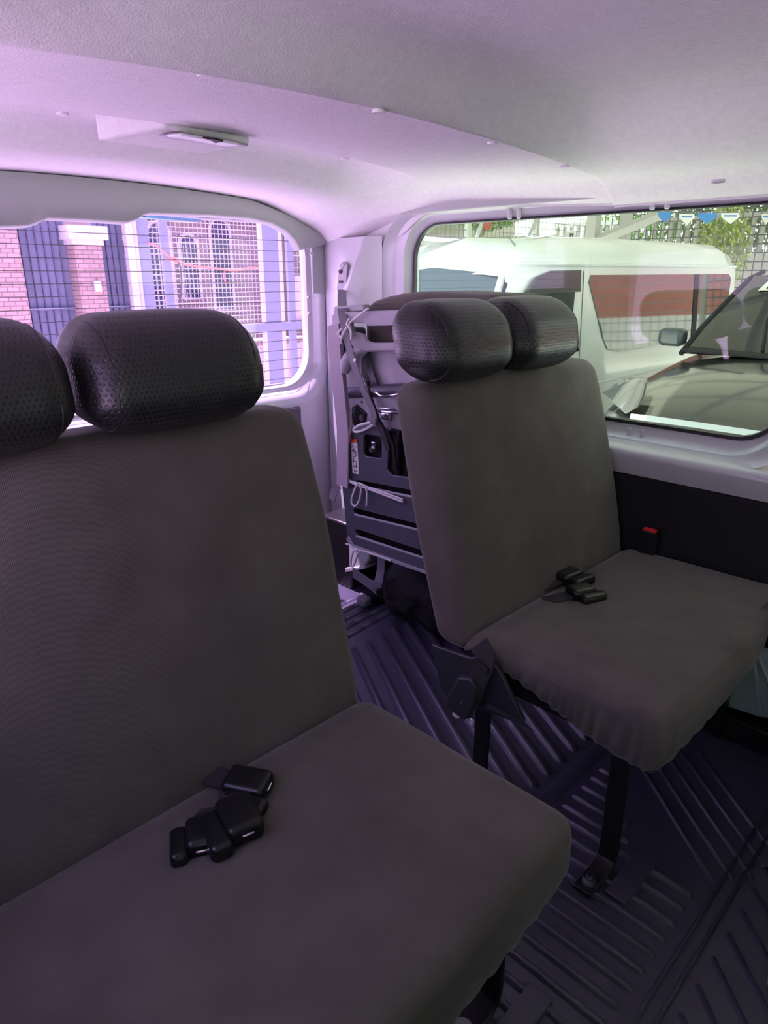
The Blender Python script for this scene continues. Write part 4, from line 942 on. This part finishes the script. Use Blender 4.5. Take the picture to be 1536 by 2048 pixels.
foliage('hedge', (19.5, 3.2, 2.9), (.8, 3.4, .55), 3600, M['leaf_bright'], 'bright clipped hedge above the cream wall at the right', 'hedge')
foliage('tree', (13.2, 10.1, 3.1), (1.7, .7, .9), 4200, M['leaf'], 'green tree behind the braced post', 'tree')
foliage('shrub', (15.3, 5.6, 1.75), (.3, .55, .9), 1600, M['leaf_bright'], 'yellow green shrub growing up the fence below the pennants', 'shrub', .06)
foliage('shrub', (9.4, 10.0, 1.9), (1.7, .5, .35), 1500, M['leaf'], 'low green shrub along the tan wall behind the white van nose', 'shrub')

# red wall and fence on the other side of the yard (they show in the parked vehicles' glass)
t = empty('opposite_wall', label='cream and brick red wall at the near end of the yard', cat='wall')
MB().box((23.3, -16, GZ), (23.7, -.5, .55)).build('lower_wall', M['cream'], t); MB().box((23.3, -16, .55), (23.7, -.5, 5.5)).build('upper_wall', M['brick_red'], t)
grid_fence('mesh_fence', (22, -14, 0), (22, -.6, 0), GZ, 4.6, .30, .016, M['dark_wire'], 'wire mesh fence before the brick red wall, mirrored in the van glass', 'fence', 0)
# translucent shelter over the car park on posts
t = empty('car_shelter', label='pale shelter roof on steel trusses over the parked vehicles', cat='shelter')
m_ = bpy.data.materials.new('translucent_roofing'); m_.use_nodes = True; n_ = m_.node_tree.nodes; l_ = m_.node_tree.links; n_.remove(n_['Principled BSDF'])
tr = n_.new('ShaderNodeBsdfTranslucent'); tr.inputs[0].default_value = (.45, .43, .39, 1); df = n_.new('ShaderNodeBsdfDiffuse'); df.inputs[0].default_value = (.42, .38, .32, 1)
mx = n_.new('ShaderNodeMixShader'); mx.inputs[0].default_value = .25; l_.new(tr.outputs[0], mx.inputs[1]); l_.new(df.outputs[0], mx.inputs[2]); l_.new(mx.outputs[0], n_['Material Output'].inputs[0])
MB().prism([(2.7, -1.5, 3.3), (22, -1.5, 3.3), (22, 8.6, 3.3), (7.2, 8.6, 3.3), (7.2, 6.0, 3.3), (4.7, 6.0, 3.3), (4.7, 3.0, 3.3), (2.7, 3.0, 3.3)], (0, 0, .03)).build('roof_sheet', m_, t)
for x in (3.0, 5.5, 8.0, 10.5, 12.8, 15.5, 18, 21): MB().box((x-.05, -1.5, 3.1), (x+.05, 2.6 if x < 4 else (6.0 if x < 7 else 8.6), 3.28)).build('rafter', M['grey_beam'], t)
for y in (-1.4, .6, 2.9, 5.4): MB().box((2.7 if y < 2.5 else 4.7, y-.06, 2.98), (22, y+.06, 3.1)).build('purlin', M['grey_beam'], t)
for (x, y) in ((2.75, -1.4), (13, -1.4), (21.9, 5.4), (7.3, 8.5), (21.9, -1.4)): MB().box((x-.06, y-.06, GZ), (x+.06, y+.06, 3.0)).build('post', M['white_steel'], t)

# ------------------------------------------------------------------ the yard behind the rear window
RYD = 7.5
def Q(u, v, Y=RYD): return on_y(u, v, Y)
def pillar(x0, x1, top, label):
    t = empty('stone_pillar', label=label, cat='pillar')
    MB().box((x0, RYD-.1, GZ), (x1, RYD+.35, top)).build('shaft', M['stone'], t)
    MB().box((x0-.06, RYD-.16, top), (x1+.06, RYD+.4, top+.13)).box((x0-.02, RYD-.12, top-.05), (x1+.02, RYD+.37, top)).build('capital', M['cream'], t)
    return t
pillar(2.05, 2.47, 2.5, 'stone clad pillar at the left edge of the rear window')
pp = pillar(2.99, 3.27, 1.63, 'stone clad pillar with a white capital seen through the rear window')
MB().rbox((3.17, RYD-.12, 1.18), (.07, .04, .11), .01, (1, 1, 1)).build('switch_box', M['cream'], pp, smooth=True)
def panel(x0, x1, z1, n_, label):
    t = empty('sheet_fence', label=label, cat='panel'); mb = MB().box((x0, RYD+.1, GZ), (x1, RYD+.13, z1)); mb.build('sheet', M['bluegrey'], t)
    for i in range(1, n_): x = lerp(x0, x1, i/n_); MB().box((x-.004, RYD+.08, GZ), (x+.004, RYD+.1, z1)).build('seam', M['window_dark'], t)
    MB().box((x0, RYD+.06, .95), (x1, RYD+.1, .97)).build('cross_rail', M['gate_paint'], t)
panel(2.47, 2.99, 2.3, 7, 'blue grey sheet metal panel between the two stone pillars')
panel(3.27, 3.60, 2.3, 5, 'blue grey sheet metal panel between stone pillar and white post')
t = empty('gate_post', label='double white post beside the metal gate', cat='post')
MB().box((3.56, RYD-.08, GZ), (3.64, RYD, 2.9)).box((3.665, RYD-.05, GZ), (3.70, RYD, 2.9)).build('post', M['cream'], t)
t = empty('metal_gate', label='grey framed gate with white wire mesh in the rear yard', cat='gate')
def gbox(x0, x1, z0, z1, m='gate_paint', nm='gate_frame', y=RYD): MB().box((x0, y, z0), (x1, y+.05, z1)).build(nm, M[m], t)
gbox(3.70, 3.86, GZ, 2.9); gbox(4.0, 4.09, GZ, 2.9); gbox(5.36, 5.60, GZ, 2.9); gbox(5.74, 5.84, GZ, 2.9); gbox(5.0, 6.6, .60, .70, y=RYD-.02)
gbox(5.60, 5.66, GZ, 2.9, 'cream'); gbox(5.32, 5.36, GZ, 2.9, 'cream')
gbox(5.86, 6.5, .70, 1.28, 'cream', 'gate_sheet', RYD+.06)
mb = MB()
for (x0, x1, z0, z1, s_) in ((3.86, 4.0, GZ, 2.9, .055), (4.09, 5.32, .70, 2.9, .055), (5.84, 6.6, 1.30, 2.9, .075), (4.09, 5.32, GZ, .6, .055), (5.84, 6.6, GZ, .6, .075)):
    x = x0
    while x < x1: mb.tube([(x, RYD+.02, z0), (x, RYD+.02, z1)], .005, 4, False); x += s_
    z = z0
    while z < z1: mb.tube([(x0, RYD+.03, z), (x1, RYD+.03, z)], .006, 4, False); z += s_
mb.build('wire_mesh', M['wire'], t)
t = empty('orange_cable', label='orange cable tangled across the gate mesh', cat='cable')
MB().tube([Q(u, v, RYD-.06) for u, v in ((295, 487), (310, 490), (320, 498), (345, 520), (360, 526), (380, 531), (430, 537), (470, 541), (515, 534))], .012, 6).tube([Q(450, 539, RYD-.06), Q(447, 552, RYD-.06), Q(452, 568, RYD-.06)], .01, 6).tube([Q(330, 519, RYD-.07), Q(350, 515, RYD-.07), Q(358, 524, RYD-.07)], .01, 6).build('cable_run', M['cable'], t, smooth=True)
t = empty('black_hose', label='thin black hose hanging on the gate mesh', cat='hose')
MB().tube([Q(u, v, RYD-.07) for u, v in ((356, 524), (361, 535), (363, 560), (362, 590), (358, 606))], .012, 6).build('hose_run', M['dark_wire'], t, smooth=True)
t = empty('house', label='pinkish house with arched dark windows behind the gate', cat='house')
HY = 11.0
MB().box((3.5, HY, GZ), (7.9, HY+4, 6.0)).build('wall', M['housewall'], t)
for (x0, x1, z0, z1) in ((5.6, 6.0, .6, 1.9), (6.15, 6.5, .9, 1.75), (6.75, 7.15, .7, 2.0), (4.7, 5.3, .3, 1.6)):
    pts = [(x0, z0), (x1, z0)] + [((x0+x1)/2+(x1-x0)/2*math.cos(a), z1+(x1-x0)/2*math.sin(a)) for a in frange(0, PI, PI/8)]
    w_ = MB().prism([(x, HY-.03, z) for x, z in pts], (0, .05, 0)).build('window', M['window_dark'], t)
    MB().tube([(x, HY-.05, z) for x, z in pts]+[(pts[0][0], HY-.05, pts[0][1])], .03, 6).build('window_trim', M['cream'], w_)
    mb = MB()
    for i in range(1, 5): x = lerp(x0, x1, i/5); mb.tube([(x, HY-.06, z0), (x, HY-.06, z1)], .008, 4)
    mb.build('window_bars', M['wire'], w_)
MB().box((3.4, HY-.12, 2.15), (7.9, HY, 2.25)).build('ledge', M['cream'], t)
t = empty('yard_shelf', label='cream block wall base in the rear yard below the gate rail', cat='wall')
MB().box((5.0, 8.2, GZ), (8.5, 8.4, .35)).build('wall_block', M['cream'], t)
MB().box((5.0, 8.15, .35), (8.5, 8.45, .42)).build('wall_cap', M['housewall'], t)
